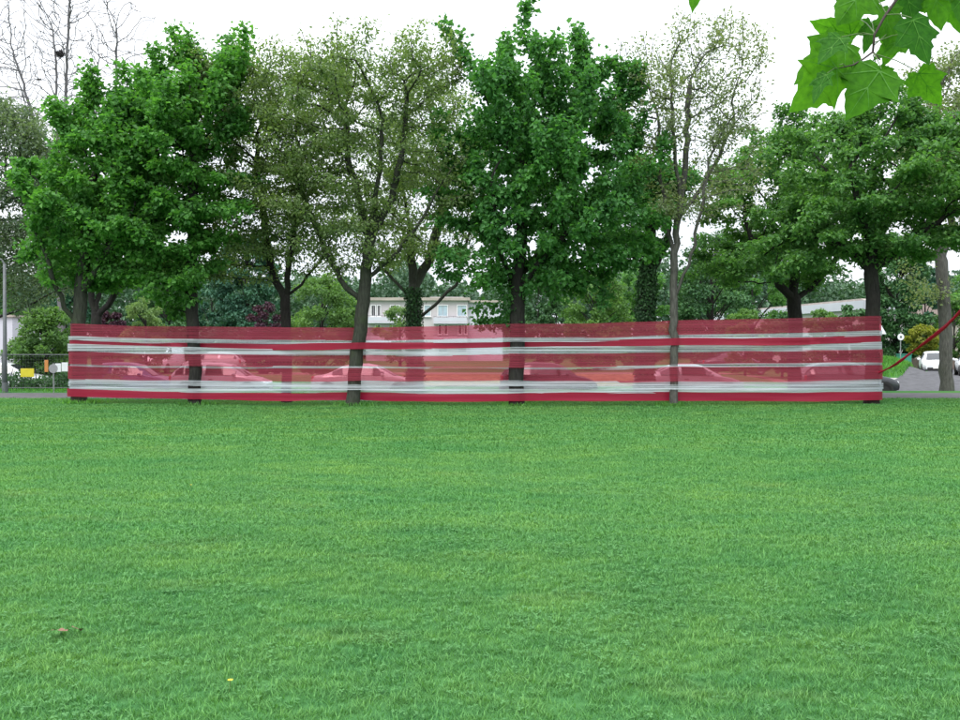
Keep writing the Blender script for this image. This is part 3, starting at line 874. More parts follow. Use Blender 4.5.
# ------------------------------------------------------------------ background shrubs and trees (smaller, looser build)
def far_plant(name, label, cat, px, Y, ytop, ybase, rx, mat, n, size, aspect=.6, shape='round', bark='bark_dark', group=None):
    """trunk with limbs and a clumped crown between rows ytop and ybase of the photo"""
    base = G(px, Y); k = Y / FPX
    t = thing(name, label, cat, base, 0, group)
    zt = EYE - (ytop - HORIZ) * k - base.z; zb = max(.1, EYE - (ybase - HORIZ) * k - base.z); w = rx * k
    H = zt - zb; n = int(n * 1.5); size = size * 1.2
    nc = max(40, int(n / 130))
    ctr = []
    while len(ctr) < nc:
        u = rng.random(); th = rng.uniform(0, 6.283)
        if shape == 'cone': prof = (1 - u) ** .8
        elif shape == 'column': prof = math.sin(math.pi * min(1, .12 + u * .84)) ** .45
        else: prof = math.sin(math.pi * (.10 + u * .87)) ** .6
        q = math.sqrt(rng.uniform(.25, 1)) * prof * w
        ctr.append((q * math.cos(th), q * math.sin(th) * .9, zb + u * H))
    ctr = np.array(ctr)
    mb = MB()
    R = max(.05, w * .07)
    mb.tube([(0, 0, -.1), (0.02, 0, zb), (0, .03, zb + H * .5), (0, 0, zb + H * .85)], [R, R * .85, R * .5, R * .15], 7)
    for c in ctr[::3]:
        z0 = max(zb * .7, c[2] - H * .25); z0 = min(z0, zb + H * .8)
        mb.tube([(0, 0, z0), (c[0] * .5, c[1] * .5, z0 * .4 + c[2] * .6), tuple(c)], [R * .35, R * .22, R * .08], 4, False)
    mb.build('trunk', M[bark], t, smooth=True)
    pick = rng.integers(0, nc, n)
    s = .20 * min(w, H) + .10
    off = rng.normal(0, 1, (n, 3)); off /= np.linalg.norm(off, axis=1, keepdims=True); off *= rng.random((n, 1)) ** .5
    C = ctr[pick] + off * s * (1, 1, .7)
    D = off + rng.normal(0, .6, (n, 3)); D[:, 2] -= .25
    Nn = off * .7 + rng.normal(0, .5, (n, 3)); Nn[:, 2] += .7
    Lg = size * rng.uniform(.6, 1.35, n)
    link('crown', leaf_mesh('crown', C, D, Nn, Lg, Lg * aspect, mat), t)
    return t

far_plant('shrub', 'light green rounded bush behind the wire fence', 'bush', 46, 44, 312, 380, 36, M['bush'], 9000, .14)
far_plant('shrub', 'pale willow green bush above the first bay of the film', 'bush', 146, 60, 298, 370, 24, M['willow'], 5000, .17, .4)
far_plant('shrub', 'dark purple leaved shrub above the second bay, next to the forked olive tree', 'bush', 266, 62, 305, 372, 22, M['purple'], 4500, .17)
far_plant('shrub', 'low purple leaved shrub behind the forked dark tree', 'bush', 112, 66, 312, 372, 18, M['purple'], 3500, .17)
far_plant('poplar_tree', 'dense blue green column tree above the second bay of the film', 'tree', 246, 72, 238, 368, 34, M['blue_green'], 12000, .22, .6, 'column')
far_plant('poplar_tree', 'smaller blue green tree right of the dark second trunk', 'tree', 212, 78, 262, 368, 18, M['blue_green'], 6000, .22, .6, 'column')
far_plant('poplar_tree', 'blue green tree seen past the bright green tree by the fence', 'tree', 66, 80, 265, 368, 26, M['blue_green'], 7000, .24, .6, 'column')
far_plant('shrub', 'fresh green rounded tree beside the white house', 'tree', 322, 58, 275, 372, 36, M['bush'], 9000, .16)
far_plant('young_tree', 'pale flowering shrub at the foot of the white house', 'bush', 400, 90, 308, 362, 26, M['willow'], 3500, .2)
far_plant('evergreen_tree', 'slim dark evergreen behind the middle of the film', 'tree', 556, 66, 250, 370, 13, M['hedge'], 5500, .18, .5, 'cone')
far_plant('broadleaf_tree', 'mid green tree right of the slim evergreen', 'tree', 596, 74, 272, 366, 36, M['bush'], 8000, .22)
far_plant('broadleaf_tree', 'dark green tree just right of the thick middle trunk', 'tree', 538, 70, 268, 368, 16, M['hedge'], 5000, .2)
far_plant('broadleaf_tree', 'dull green tree between the ivy trunk and the slender grey tree', 'tree', 640, 84, 268, 364, 34, M['hazel'], 7000, .24)
far_plant('broadleaf_tree', 'green tree seen right of the slender grey tree', 'tree', 712, 72, 236, 366, 40, M['hedge'], 10000, .22)
far_plant('broadleaf_tree', 'green tree left of the long white roof', 'tree', 752, 80, 242, 364, 34, M['hazel'], 8000, .24)
for i, (px, yt, lab) in enumerate(((745, 312, 'green shrub under the left end of the long white roof'), (782, 316, 'green shrub under the long white roof, left of the low forked trunk'),
                                   (822, 312, 'green shrub under the long white roof, right of the low forked trunk'), (852, 308, 'green shrub under the right end of the long white roof'))):
    far_plant('shrub', lab, 'bush', px, 54, yt, 370, 22, M['hedge' if i % 2 else 'bush'], 3600, .16)
far_plant('broadleaf_tree', 'dense dark green tree behind the warning sign', 'tree', 897, 78, 236, 356, 32, M['hedge'], 12000, .24)
far_plant('broadleaf_tree', 'dark green tree between the film end and the pale barked tree', 'tree', 925, 92, 268, 352, 22, M['blue_green'], 6000, .26)
far_plant('shrub', 'yellow leaved bush above the brown board fence', 'bush', 922, 74, 327, 352, 18, M['yellow'], 3400, .18)
far_plant('shrub', 'bright green bush right of the yellow bush', 'bush', 954, 78, 300, 356, 20, M['bush'], 4000, .2)
far_plant('broadleaf_tree', 'green tree at the bend of the side road', 'tree', 985, 84, 262, 358, 34, M['hazel'], 8000, .25)
far_plant('broadleaf_tree', 'dull green tree behind the white gable by the fence', 'tree', -18, 82, 250, 366, 36, M['hazel'], 7000, .25)
far_plant('broadleaf_tree', 'dark green tree behind the pale willow bush', 'tree', 168, 84, 262, 366, 30, M['hedge'], 8000, .24)

# distant wood on the rise: one mass
def forest():
    C = []; n = 150000
    xs = rng.uniform(-130, 140, n); ys = rng.uniform(156, 205, n)
    cells = (np.floor(xs / 9)).astype(int)
    hh = np.array([(math.sin(i * 12.9898) * 43758.5453) % 1 for i in range(-40, 41)])
    top = 13.5 + 5.5 * hh[cells + 40] + 2 * np.sin(xs * .05)
    u = rng.random(n) ** .55
    dome = np.sqrt(np.clip(1 - ((xs / 9 - cells - .5) * 1.7) ** 2, .05, 1))
    z = zg(xs, ys) + top * u * (.55 + .45 * dome)
    Cc = np.stack([xs, ys, z], 1)
    D = rng.normal(0, 1, (n, 3)); Nn = rng.normal(0, .6, (n, 3)); Nn[:, 2] += .8
    Lg = rng.uniform(.5, 1.15, n)
    o = link('wood', leaf_mesh('wood', Cc, D, Nn, Lg, Lg * .7, M['forest']))
    tag(o, 'distant dark wood rising behind the white house', 'wood', kind='stuff')
forest()

# hedge behind the wire fence
def hedge(name, label, x0, x1, y, d, h, n, mat):
    base = Vector(((x0 + x1) / 2, y, float(zg((x0 + x1) / 2, y))))
    t = thing(name, label, 'hedge', base)
    L_ = (x1 - x0)
    mb = MB()
    k = int(L_ / .5)
    for i in range(k):
        x = -L_ / 2 + (i + .5) * L_ / k
        mb.tube([(x, 0, -.3), (x + rng.normal(0, .05), rng.normal(0, .05), h * .5), (x + rng.normal(0, .15), rng.normal(0, .12), h * .9)], [.03, .02, .008], 5)
    mb.build('stems', M['bark_dark'], t)
    C = rng.uniform(-.5, .5, (n, 3)) * (L_, d, 0)
    f = .82 + .18 * np.sin(C[:, 0] * 2.2) * np.sin(C[:, 0] * 5.1 + 1)
    C[:, 2] = rng.random(n) ** .7 * h * f - .25
    D = rng.normal(0, 1, (n, 3)); Nn = rng.normal(0, .6, (n, 3)); Nn[:, 2] += .6
    Lg = rng.uniform(.06, .13, n)
    link('foliage', leaf_mesh('foliage', C, D, Nn, Lg, Lg * .7, mat), t)
hedge('hedge', 'low dark hedge running behind the wire fence', -26, -14.2, 36.9, .9, 1.25, 16000, M['hedge'])

# rough grass on the bank by the side road and along the verge
def rough_grass():
    n = 9000
    x = np.concatenate([rng.normal(26.4, 1.6, 5000), rng.uniform(-40, 40, 14000)])
    y = np.concatenate([rng.normal(60, 3.6, 5000), rng.uniform(33.0, 36.9, 14000)])
    for p, rr in FT:                     # longer tufts the mower leaves round each trunk
        a = rng.uniform(0, 6.283, 260); q = rr * 1.15 + np.abs(rng.normal(0, .22, 260))
        x = np.append(x, (p - 480) / FPX * YR + q * np.cos(a)); y = np.append(y, YR + q * np.sin(a))
    keep = np.abs(x - (25.0 + (y - 50.5) * .59)) > 2.7
    x, y = x[keep], y[keep]; n = len(x)
    L_ = np.where(y > 45, rng.uniform(.2, .45, n), rng.uniform(.08, .18, n))
    D = rng.normal(0, .45, (n, 3)); D[:, 2] = 1
    C = np.stack([x, y, zg(x, y) + L_ * .4], 1)
    o = link('rough_grass', leaf_mesh('rough_grass', C, D, rng.normal(0, 1, (n, 3)), L_, L_ * .22, M['maple']))
    tag(o, 'longer unmown grass on the roadside bank and verge', 'grass', kind='stuff')
rough_grass()

# ------------------------------------------------------------------ the striped film woven between the trunks
KX = [80, 195, 356, 517, 673, 872]
ROWS = {
    'a': [324, 326.5, 327.5, 324, 320.5, 316.5], 'b': [336, 339, 340, 337.5, 334.5, 331], 'c': [340, 342.5, 343, 341.5, 338.5, 335.5],
    'd': [344, 347.5, 349, 347, 345, 342], 'e': [351, 354, 355, 354, 352, 349.5], 'f': [363.5, 366, 366, 367, 364.5, 362],
    'g': [366, 368, 368, 369, 367, 365], 'h': [378.5, 380.5, 380.5, 380.5, 381, 379], 'i': [388.5, 392, 392.5, 392.5, 392.5, 391.5], 'j': [395.5, 398.5, 400, 400.5, 400.5, 399.5]}
TRX = [(79.5, .20), (193.5, .172), (357, .185), (517, .215), (674, .112), (872, .195)]
def film_band(name, label, top, bot, sides, mat, layer, rows=6, part=(0, 1)):
    gap = .014 + layer * .0035
    def row(k, x):                       # height of a film edge along the run
        px = x / YR * FPX + 480
        y = np.interp(px, KX, ROWS[k]); return EYE - (y - HORIZ) / FPX * YR
    path = []                            # plan view
    xs = [(p - 480) / FPX * YR for p, _ in TRX]
    r0 = TRX[0][1] * 1.12 + gap + .016 * ((layer * 3) % 5)
    for a in np.linspace(80, 270, 14) if sides[0] > 0 else np.linspace(280, 90, 14):
        path.append((xs[0] + r0 * math.cos(rad(a)), YR + r0 * math.sin(rad(a))))
    for i in range(1, 5):
        r = TRX[i][1] * 1.1 + gap; s = -sides[i]
        x0, y0 = path[-1]
        for dx, f in ((-.9, .62), (-.35, .93), (0, 1), (.35, .93), (.9, .62)):
            path.append((xs[i] + dx * r, YR + s * r * f))
    r5 = TRX[5][1] * 1.12 + gap + .010 * ((layer * 2 + 1) % 5)
    for a in np.linspace(270, 460, 14) if sides[5] > 0 else np.linspace(90, -100, 14):
        path.append((xs[5] + r5 * math.cos(rad(a)), YR + r5 * math.sin(rad(a))))
    dense = []
    for (ax, ay), (bx, by) in zip(path[:-1], path[1:]):
        d = math.hypot(bx - ax, by - ay); m = max(1, int(d / .22))
        for k in range(m): dense.append((ax + (bx - ax) * k / m, ay + (by - ay) * k / m))
    dense.append(path[-1])
    V = []; ph = layer * 1.7
    for x, y in dense:
        zt, zb = row(top, x), row(bot, x)
        zt, zb = zt + (zb - zt) * part[0], zt + (zb - zt) * part[1]
        seg = np.searchsorted(xs, x)
        if 0 < seg < 6:                  # slight sag between trunks, pinched a little where it grips the bark
            f = (x - xs[seg - 1]) / (xs[seg] - xs[seg - 1]); sg = .028 * math.sin(math.pi * f) * (1 + .6 * math.sin(ph * 3 + seg * 2))
            zt -= sg * .7; zb -= sg
        w1 = mnoise.noise(Vector((x * .9, ph, 3.1))) * .022; w2 = mnoise.noise(Vector((x * 1.1, ph, 9.7))) * .022
        dist = min(abs(x - q) for q in xs); loose = min(1, dist / .8)
        for k in range(rows + 1):
            u = k / rows
            z = (zt + .006 + w1) * (1 - u) + (zb - .006 + w2) * u
            yy = y + loose * .018 * mnoise.noise(Vector((x * .6, u * 5 + ph, 1.3)))
            V.append((x, yy, z))
    nr = rows + 1; F = []
    for i in range(len(dense) - 1):
        for k in range(rows):
            a = i * nr + k; F.append((a, a + 1, a + nr + 1, a + nr))
    V = np.array(V); base = np.array((0, YR, 0))
    o = link(name, np_mesh(name, V - base, np.array(F), mat, True), None, tuple(base))
    return tag(o, label, 'plastic film', 'strips of plastic film stretched between the trees')
A_ = (1, 1, -1, 1, -1, 1); B_ = (1, -1, 1, -1, 1, 1)
film_band('film_strip', 'sheer red film strip along the very top of the striped barrier', 'a', 'b', A_, M['red'], 0)
film_band('film_strip', 'narrow white film strip just below the top red strip', 'b', 'c', A_, M['white'], 1, 3)
film_band('film_strip', 'narrow opaque red film strip between the two upper white strips', 'c', 'd', B_, M['red_thick'], 2, 4)
film_band('film_strip', 'medium white film strip above the wide see-through red strips', 'd', 'e', A_, M['white_thick'], 3, 4)
film_band('film_strip', 'wide see-through red film strip above the thin white line', 'e', 'f', A_, M['red'], 4)
film_band('film_strip', 'very thin white film line between the two wide see-through red strips', 'f', 'g', B_, M['white'], 5, 2)
film_band('film_strip', 'wide see-through red film strip below the thin white line', 'g', 'h', B_, M['red'], 6)
film_band('film_strip', 'topmost strand of the widest streaky white strip low on the barrier', 'h', 'i', A_, M['white_thick'], 7, 3, (0, .40))
film_band('film_strip', 'middle strand of the widest streaky white strip low on the barrier', 'h', 'i', B_, M['white'], 9, 3, (.34, .74))
film_band('film_strip', 'lowest strand of the widest streaky white strip, just above the bottom red strip', 'h', 'i', A_, M['white_thick'], 10, 3, (.68, 1))
film_band('film_strip', 'opaque red film strip along the bottom edge just above the grass', 'i', 'j', A_, M['red_thick'], 8, 4)

# twisted tail of red film running off to the tree on the right
def tail():
    pts2 = [(874, 373.5, 26.35), (884, 370.5, 26.1), (896, 364, 25.6), (915, 350, 24.9), (935, 335, 24.2), (960, 312, 23.3), (985, 283, 22.5), (1008, 252, 21.9)]
    pts = [P(*p) for p in pts2]
    rr = [.04, .042, .042, .046, .056, .075, .11, .16]
    dense = []; drr = []
    for i in range(len(pts) - 1):
        for k in range(8):
            t = k / 8; p0, p1, p2, p3 = pts[max(i - 1, 0)], pts[i], pts[i + 1], pts[min(i + 2, len(pts) - 1)]
            q = .5 * ((2 * p1) + (p2 - p0) * t + (2 * p0 - 5 * p1 + 4 * p2 - p3) * t * t + (3 * p1 - p0 - 3 * p2 + p3) * t ** 3)
            dense.append(q); drr.append(rr[i] * (1 - t) + rr[i + 1] * t)
    V = []; F = []; n = 12
    for i, p in enumerate(dense):
        d = (dense[min(i + 1, len(dense) - 1)] - dense[max(i - 1, 0)]).normalized()
        u = d.cross(Vector((0, 1, .2))).normalized(); w = d.cross(u)
        for k in range(n):
            a = 2 * math.pi * k / n; b = a + i * .22
            q = drr[i] * (.62 + .30 * math.cos(2 * b) + .14 * math.cos(5 * b + 1))
            V.append(p + u * q * math.cos(a) + w * q * math.sin(a) * .8)
    for i in range(len(dense) - 1):
        for k in range(n):
            F.append((i * n + k, i * n + (k + 1) % n, (i + 1) * n + (k + 1) % n, (i + 1) * n + k))
    o = link('film_tail', np_mesh('film_tail', np.array([tuple(v) for v in V]), np.array(F), M['red_thick'], True))
    tag(o, 'twisted rope of red film slanting up from the end of the striped barrier', 'plastic film')
tail()
# the tree it is tied to, just right of the view
tree('plane_tree', 'tree beside the lawn holding the end of the twisted red film', 21.8, [(1018, 420), (1018, 350), (1016, 290), (1016, 230), (1018, 170)],
     [(1085, 100, 60, 70), (1100, 160, 60, 50)], .24, M['hazel'], M['bark_grey'], 9000, .12, .75, .2, 600)

# ------------------------------------------------------------------ cars
def make_car(name, label, loc, rz, color, style='hatch', group=None):
    """lofted body; nose toward +x"""
    t = thing(name, label, 'van' if style == 'van' else 'car', loc, rz, group)
    #        x     zlow  zbelt zroof  hw(body) hw(roof)
    if style == 'hatch':
        S = [(-2.02, .42, .78, .80, .66, .60), (-1.96, .30, .92, .96, .76, .62), (-1.80, .25, .96, 1.16, .83, .60), (-1.55, .24, .97, 1.36, .86, .59), (-1.2, .24, .97, 1.45, .87, .59), (-.55, .24, .96, 1.49, .87, .60),
             (.15, .24, .95, 1.47, .87, .59), (.50, .24, .94, 1.38, .87, .58), (.85, .24, .93, 1.17, .87, .60), (1.18, .24, .91, .93, .86, .66), (1.55, .25, .84, .86, .84, .64), (1.86, .28, .72, .74, .77, .58), (2.0, .36, .60, .62, .66, .5)]
        cab = (2, 8)
    elif style == 'sedan':
        S = [(-2.2, .42, .80, .82, .68, .60), (-2.12, .30, .90, .93, .78, .62), (-1.7, .25, .95, .98, .85, .62), (-1.35, .24, .96, 1.12, .87, .60), (-.95, .24, .96, 1.33, .88, .58), (-.5, .24, .95, 1.43, .88, .58),
             (.15, .24, .94, 1.43, .88, .58), (.50, .24, .93, 1.36, .88, .57), (.90, .24, .92, 1.14, .88, .60), (1.28, .24, .90, .92, .87, .66), (1.7, .25, .82, .84, .84, .64), (2.05, .28, .70, .72, .78, .58), (2.18, .36, .60, .62, .66, .5)]
        cab = (3, 8)
    else:
        S = [(-2.25, .42, 1.1, 1.9, .84, .74), (-2.2, .30, 1.1, 2.0, .90, .78), (-1.6, .26, 1.1, 2.05, .93, .80), (-.8, .26, 1.1, 2.06, .94, .80), (.0, .26, 1.1, 2.06, .94, .80), (.55, .26, 1.1, 2.02, .94, .80),
             (.85, .26, 1.1, 1.92, .94, .78), (1.15, .26, 1.1, 1.60, .94, .76), (1.42, .26, 1.08, 1.22, .93, .76), (1.6, .26, 1.02, 1.05, .92, .72), (1.95, .27, .88, .90, .88, .66), (2.2, .32, .74, .76, .80, .6), (2.28, .4, .62, .64, .7, .5)]
        cab = (5, 8)
    ns = len(S); rings = []
    for x, zl, zb, zr, hw, hr in S:
        h = zb - zl
        ring = [(hw * .82, zl), (hw * .97, zl + h * .16), (hw, zl + h * .5), (hw * .985, zl + h * .82), (hw * .95, zb), (hr + (hw * .93 - hr) * .08, zb + (zr - zb) * .90), (hr * .78, zr - .004), (0, zr + .012)]
        full = [(x, y, z) for y, z in ring] + [(x, -y, z) for y, z in ring[-2::-1]]
        rings.append(full)
    m = len(rings[0]); V = [v for r in rings for v in r]
    body = []; panes = {}
    for i in range(ns - 1):
        for k in range(m - 1):
            f = (i * m + k, (i + 1) * m + k, (i + 1) * m + k + 1, i * m + k + 1)
            side = k in (4, 9); top = k in (5, 6, 7, 8)
            key = None
            if side and cab[0] <= i < cab[1]:
                if style == 'van': key = ('side_window', k)
                else: key = ('side_window', k, 0 if i < (cab[0] + cab[1]) // 2 else 1)
            elif top and i in (cab[1] - 1, cab[1]) and style != 'van' or (top and style == 'van' and i in (6, 7)):
                key = ('windscreen', 0)
            elif top and style == 'hatch' and i in (1, 2) or (top and style == 'sedan' and i in (3,)):
                key = ('rear_window', 0)
            if key: panes.setdefault(key, []).append(f)
            body.append(f)
    body.append(tuple(range(m - 1, -1, -1))); body.append(tuple((ns - 1) * m + k for k in range(m)))
    for i in range(ns - 1):
        body.append((i * m, i * m + m - 1, (i + 1) * m + m - 1, (i + 1) * m))
    mb = MB(); mb.add(V, body); bo = mb.build('body', paint(color), t, smooth=False)
    for p in bo.data.polygons: p.use_smooth = len(p.vertices) == 4
    cz = Vector((0, 0, .9))
    for key, fs in panes.items():
        used = sorted({i for f in fs for i in f}); mp = {i: j for j, i in enumerate(used)}
        pv = np.array([V[i] for i in used]); c = pv.mean(0)
        out = pv - np.array((c[0] * .0 + 0, 0, .7)); nrm = np.stack([np.zeros(len(pv)), np.sign(pv[:, 1]) * .0, np.zeros(len(pv))], 1)
        q = c + (pv - c) * (.90, .93, .84) if key[0] == 'side_window' else c + (pv - c) * (.93, .88, .93)
        if key[0] == 'side_window': q[:, 1] += np.sign(c[1]) * .022
        else: q[:, 2] += .022; q[:, 0] += .02 if key[0] == 'windscreen' else -.02
        w = MB(); w.add([tuple(v) for v in q], [tuple(mp[i] for i in f) for f in fs]); w.build(key[0], M['carglass'], t, smooth=True)
    xw = S[-1][0] - .72, S[0][0] + .72
    tyr = MB(); 
    prof = [(.20, -.09), (.30, -.10), (.315, -.06), (.315, .06), (.30, .10), (.20, .09)]
    nsg = 18; tv = []; tf = []
    for j in range(nsg):
        a = 2 * math.pi * j / nsg
        for rr, yy in prof: tv.append((rr * math.cos(a), yy, rr * math.sin(a)))
    for j in range(nsg):
        for k in range(6):
            tf.append((j * 6 + k, j * 6 + (k + 1) % 6, ((j + 1) % nsg) * 6 + (k + 1) % 6, ((j + 1) % nsg) * 6 + k))
    tyr.add(tv, tf); tme = tyr.mesh('tyre', M['tyre'])
    rm = MB()
    for k in range(5):
        a = 2 * math.pi * k / 5
        for sgn in (-1, 1):
            c0 = Vector((math.cos(a), 0, math.sin(a))); s0 = Vector((-math.sin(a), 0, math.cos(a)))
            pts = [c0 * .03 + s0 * .035, c0 * .2 + s0 * .045, c0 * .2 - s0 * .045, c0 * .03 - s0 * .035]
            b = Vector((0, sgn * .085, 0))
            rm.add([tuple(p + b) for p in pts], [(0, 1, 2, 3)])
    rm.tube([(0, -.08, 0), (0, .08, 0)], .20, 14)
    rme = rm.mesh('rim', M['rim'])
    for wx in xw:
        for sy in (-1, 1):
            hwid = .79 if style != 'van' else .85
            w = bpy.data.objects.new('wheel', None); COL.objects.link(w); w.parent = t; w.location = (wx, sy * hwid, .315)
            w.empty_display_size = .1
            link('tyre', tme, w); link('rim', rme, w)
            ar = MB(); arc = [(wx + .39 * math.cos(a), .315 + .39 * math.sin(a)) for a in np.linspace(-.2, math.pi + .2, 14)]
            yb = (.872 if style != 'van' else .942)
            ar.prism(arc, sy * (yb - .25), sy * (yb + .004)); ar.build('wheel_arch', M['trim'], t)
    for sy in (-1, 1):
        xe = S[-2][0]; mb = MB(); mb.box((xe - .03, sy * .56, S[-2][3] - .10), (.26, .30, .13), sy * -.25, .04); mb.build('headlight', M['lamp'], t)
        xr = S[1][0]; mb = MB(); mb.box((xr + .02, sy * .66, S[1][2] - .10), (.12, .20, .26), sy * .2, .03); mb.build('tail_light', M['tail'], t)
        mb = MB(); mb.box((S[cab[1]][0] - .12, sy * (.98 if style != 'van' else 1.06), S[cab[1]][2] + .06), (.12, .20, .14), 0, .04); mb.build('mirror', paint(color), t)
        mb = MB(); mb.box((-.25, sy * (.868 if style != 'van' else .94), .80), (.18, .03, .03), 0, .008); mb.build('door_handle', M['trim'], t)
    mb = MB(); mb.box((S[-1][0] - .02, 0, .40), (.10, 1.15, .16), 0, .03); mb.build('grille', M['trim'], t)
    mb = MB(); mb.box((S[-1][0] + .045, 0, .46), (.02, .50, .10), 0, .004); mb.build('number_plate', M['plate'], t)
    mb = MB(); mb.box((S[0][0] + .01, 0, .40), (.10, 1.20, .18), 0, .03); mb.build('bumper', M['trim'], t)
    mb = MB(); mb.box((S[0][0] - .04, 0, .56), (.02, .50, .10), 0, .004); mb.build('number_plate', M['plate'], t)
    return t

def street_car(px, Y, color, style, label, rz=0.0, group='cars parked along the street behind the film'):
    p = G(px, Y); p.z += .008
    return make_car('parked_car' if style != 'van' else 'parked_van', label, p, rz, color, style, group)
street_car(130, 39.4, 'blue', 'hatch', 'dark blue car on the street behind the first bay of the film')
street_car(222, 39.4, 'silver', 'hatch', 'silver car on the street just right of the second trunk')
street_car(366, 39.4, 'pale grey', 'sedan', 'pale grey car on the street behind the leaning third trunk')
street_car(548, 39.4, 'black', 'hatch', 'black car on the street just right of the thick middle trunk')
street_car(688, 39.4, 'silver', 'sedan', 'silver car on the street behind the slender grey trunk')
street_car(846, 39.8, 'dark grey', 'hatch', 'dark grey car whose nose shows past the end of the film')
LOT = 'vehicles on the gravel lot beyond the street'
street_car(162, 64, 'white', 'van', 'small white van on the gravel lot, facing the film', rad(-90), LOT)
street_car(214, 64, 'pale grey', 'hatch', 'pale grey car on the gravel lot nearest the white van', rad(180), LOT)
street_car(734, 60, 'dark grey', 'sedan', 'dark grey car on the gravel lot behind the fifth bay', 0, LOT)
street_car(836, 56, 'white', 'hatch', 'white car beyond the street behind the last bay of the film', rad(180), LOT)
street_car(935, 60, 'white', 'hatch', 'white car coming along the side road past the pale barked tree', rad(-112), None)
street_car(973, 57, 'white', 'hatch', 'white car half hidden to the right of the pale barked tree', rad(-112), None)
street_car(4, 42.5, 'white', 'sedan', 'white car on the street behind the grey fence pole', 0, None)

# ------------------------------------------------------------------ fence, pole and signs on the left
def fence():
    Yf = 34.9
    t = thing('wire_fence', 'low wire mesh fence with grey posts and top rail', 'fence', (-20, Yf, 0))
    x0, x1 = -26.0, -15.15
    z = lambda x: float(zg(x, Yf))
    n = 5
    for i in range(n):
        x = x0 + (x1 - x0) * i / (n - 1)
        mb = MB(); mb.tube([(x + 20, 0, z(x) - .05), (x + 20, 0, z(x) + 1.42)], .03, 8); mb.build('post', M['steel'], t)
    mb = MB(); mb.tube([(x0 + 20, 0, z(x0) + 1.36), (x1 + 20, 0, z(x1) + 1.36)], .022, 6); mb.build('rail', M['steel'], t)
    mb = MB(); mb.tube([(x0 + 20, 0, z(x0) + .12), (x1 + 20, 0, z(x1) + .12)], .014, 6); mb.build('rail', M['steel'], t)
    mb = MB()
    for i in range(int((x1 - x0) / .10)):
        x = x0 + i * .10; mb.tube([(x + 20, 0, z(x) + .12), (x + 20, 0, z(x) + 1.36)], .003, 3, False)
    for k in range(11):
        zz = .14 + k * .115; mb.tube([(x0 + 20, .004, z(x0) + zz), (x1 + 20, .004, z(x1) + zz)], .003, 3, False)
    w = mb.build('wire_mesh', M['steel'], t); w['kind'] = 'stuff'
fence()
def panel(name, label, px0, px1, py0, py1, Y, mat, frame=None):
    a, b = P(px0, py1, Y), P(px1, py0, Y)
    t = thing(name, label, 'sign', ((a.x + b.x) / 2, Y, a.z))
    w, h = b.x - a.x, b.z - a.z
    mb = MB(); mb.box((0, 0, h / 2), (w, .02, h), 0, .006); mb.build('board', mat, t)
    mb = MB()
    for sx in (-1, 1):
        for hz in (.15, .85): mb.box((sx * w * .35, .016, h * hz), (.03, .03, .03))
    mb.build('clips', M['steel'], t)
    return t
panel('sign_board', 'plain yellow board fixed to the wire fence', 20.5, 34, 368.5, 377, 34.85, M['signyellow'])
panel('sign_board', 'white notice board on the fence, next to the round sign', 55, 61, 363.5, 372, 34.85, M['signwhite'])
panel('sign_board', 'white notice board on the fence, nearest the striped film', 61.6, 68, 362.5, 371.5, 34.85, M['signwhite'])
panel('sign_board', 'narrow orange board on the fence', 44.5, 48.2, 360, 372, 34.85, M['signorange'])
# pole
pb = G(5, 33.4)
t = thing('lamp_post', 'grey steel post standing at the footpath by the fence', 'post', pb)
MB().tube([(0, 0, -.1), (0, 0, 1.2), (0, 0, 4.6)], [.085, .075, .055], 10).build('shaft', M['steel'], t, smooth=True)
MB().tube([(0, 0, 0), (0, 0, .35)], .105, 10).build('collar', M['steel'], t)
h = MB(); h.tube([(0, 0, 4.58), (-.1, 0, 4.75), (-.45, 0, 4.82)], .035, 8); h.build('arm', M['steel'], t)
MB().box((-.65, 0, 4.80), (.5, .18, .10), 0, .03).build('lamp_head', M['metal'], t)
# round sign
sb = G(53.5, 33.2)
t = thing('round_sign', 'round grey sign seen from behind on a thin post before the fence', 'sign', sb)
MB().tube([(0, 0, -.1), (0, 0, 1.05)], .022, 8).build('post', M['metal'], t)
MB().tube([(0, -.035, .86), (0, -.02, .86)], .16, 20).build('disc', M['metal'], t)
# fallen branch / rail in the grass by the fence
tag(MB().tube([P(2, 399.5, 30.8) + Vector((0, 0, .05)), P(22, 399, 30.8) + Vector((0, 0, .07)), P(38, 398.6, 31.0) + Vector((0, 0, .05))], [.03, .035, .02], 7).build('branch', M['bark']),
    'thin fallen branch lying along the footpath edge', 'branch')

# ------------------------------------------------------------------ things at the right, beyond the street
t = thing('utility_cabinet', 'green utility cabinet beside the round white sign', 'cabinet', G(904, 72))
mb = MB(); mb.box((0, 0, .62), (.96, .5, 1.24), 0, .02); mb.build('case', M['teal'], t)
for sx in (-1, 1):
    mb = MB(); mb.box((sx * .235, -.262, .60), (.44, .02, 1.05), 0, .006); d = mb.build('door', M['teal'], t)
    MB().box((sx * .05, -.28, .62), (.03, .02, .12)).build('handle', M['metal'], d)
MB().box((0, 0, 1.27), (1.04, .58, .06), 0, .015).build('lid', M['teal'], t)
MB().box((0, 0, .0), (1.0, .54, .10)).build('plinth', M['kerb'], t)
t = thing('road_sign', 'white triangular road sign on a post by the film end', 'sign', G(880, 62))
MB().tube([(0, 0, -.1), (0, 0, 2.2)], .03, 8).build('post', M['metal'], t)
p = MB().prism([(-.40, 1.75), (.40, 1.75), (0, 2.45)], -.05, -.035).build('plate', M['signwhite'], t)
t = thing('road_sign', 'round white road sign by the green cabinet', 'sign', G(900.5, 68))
MB().tube([(0, 0, -.1), (0, 0, 2.9)], .035, 8).build('post', M['metal'], t)
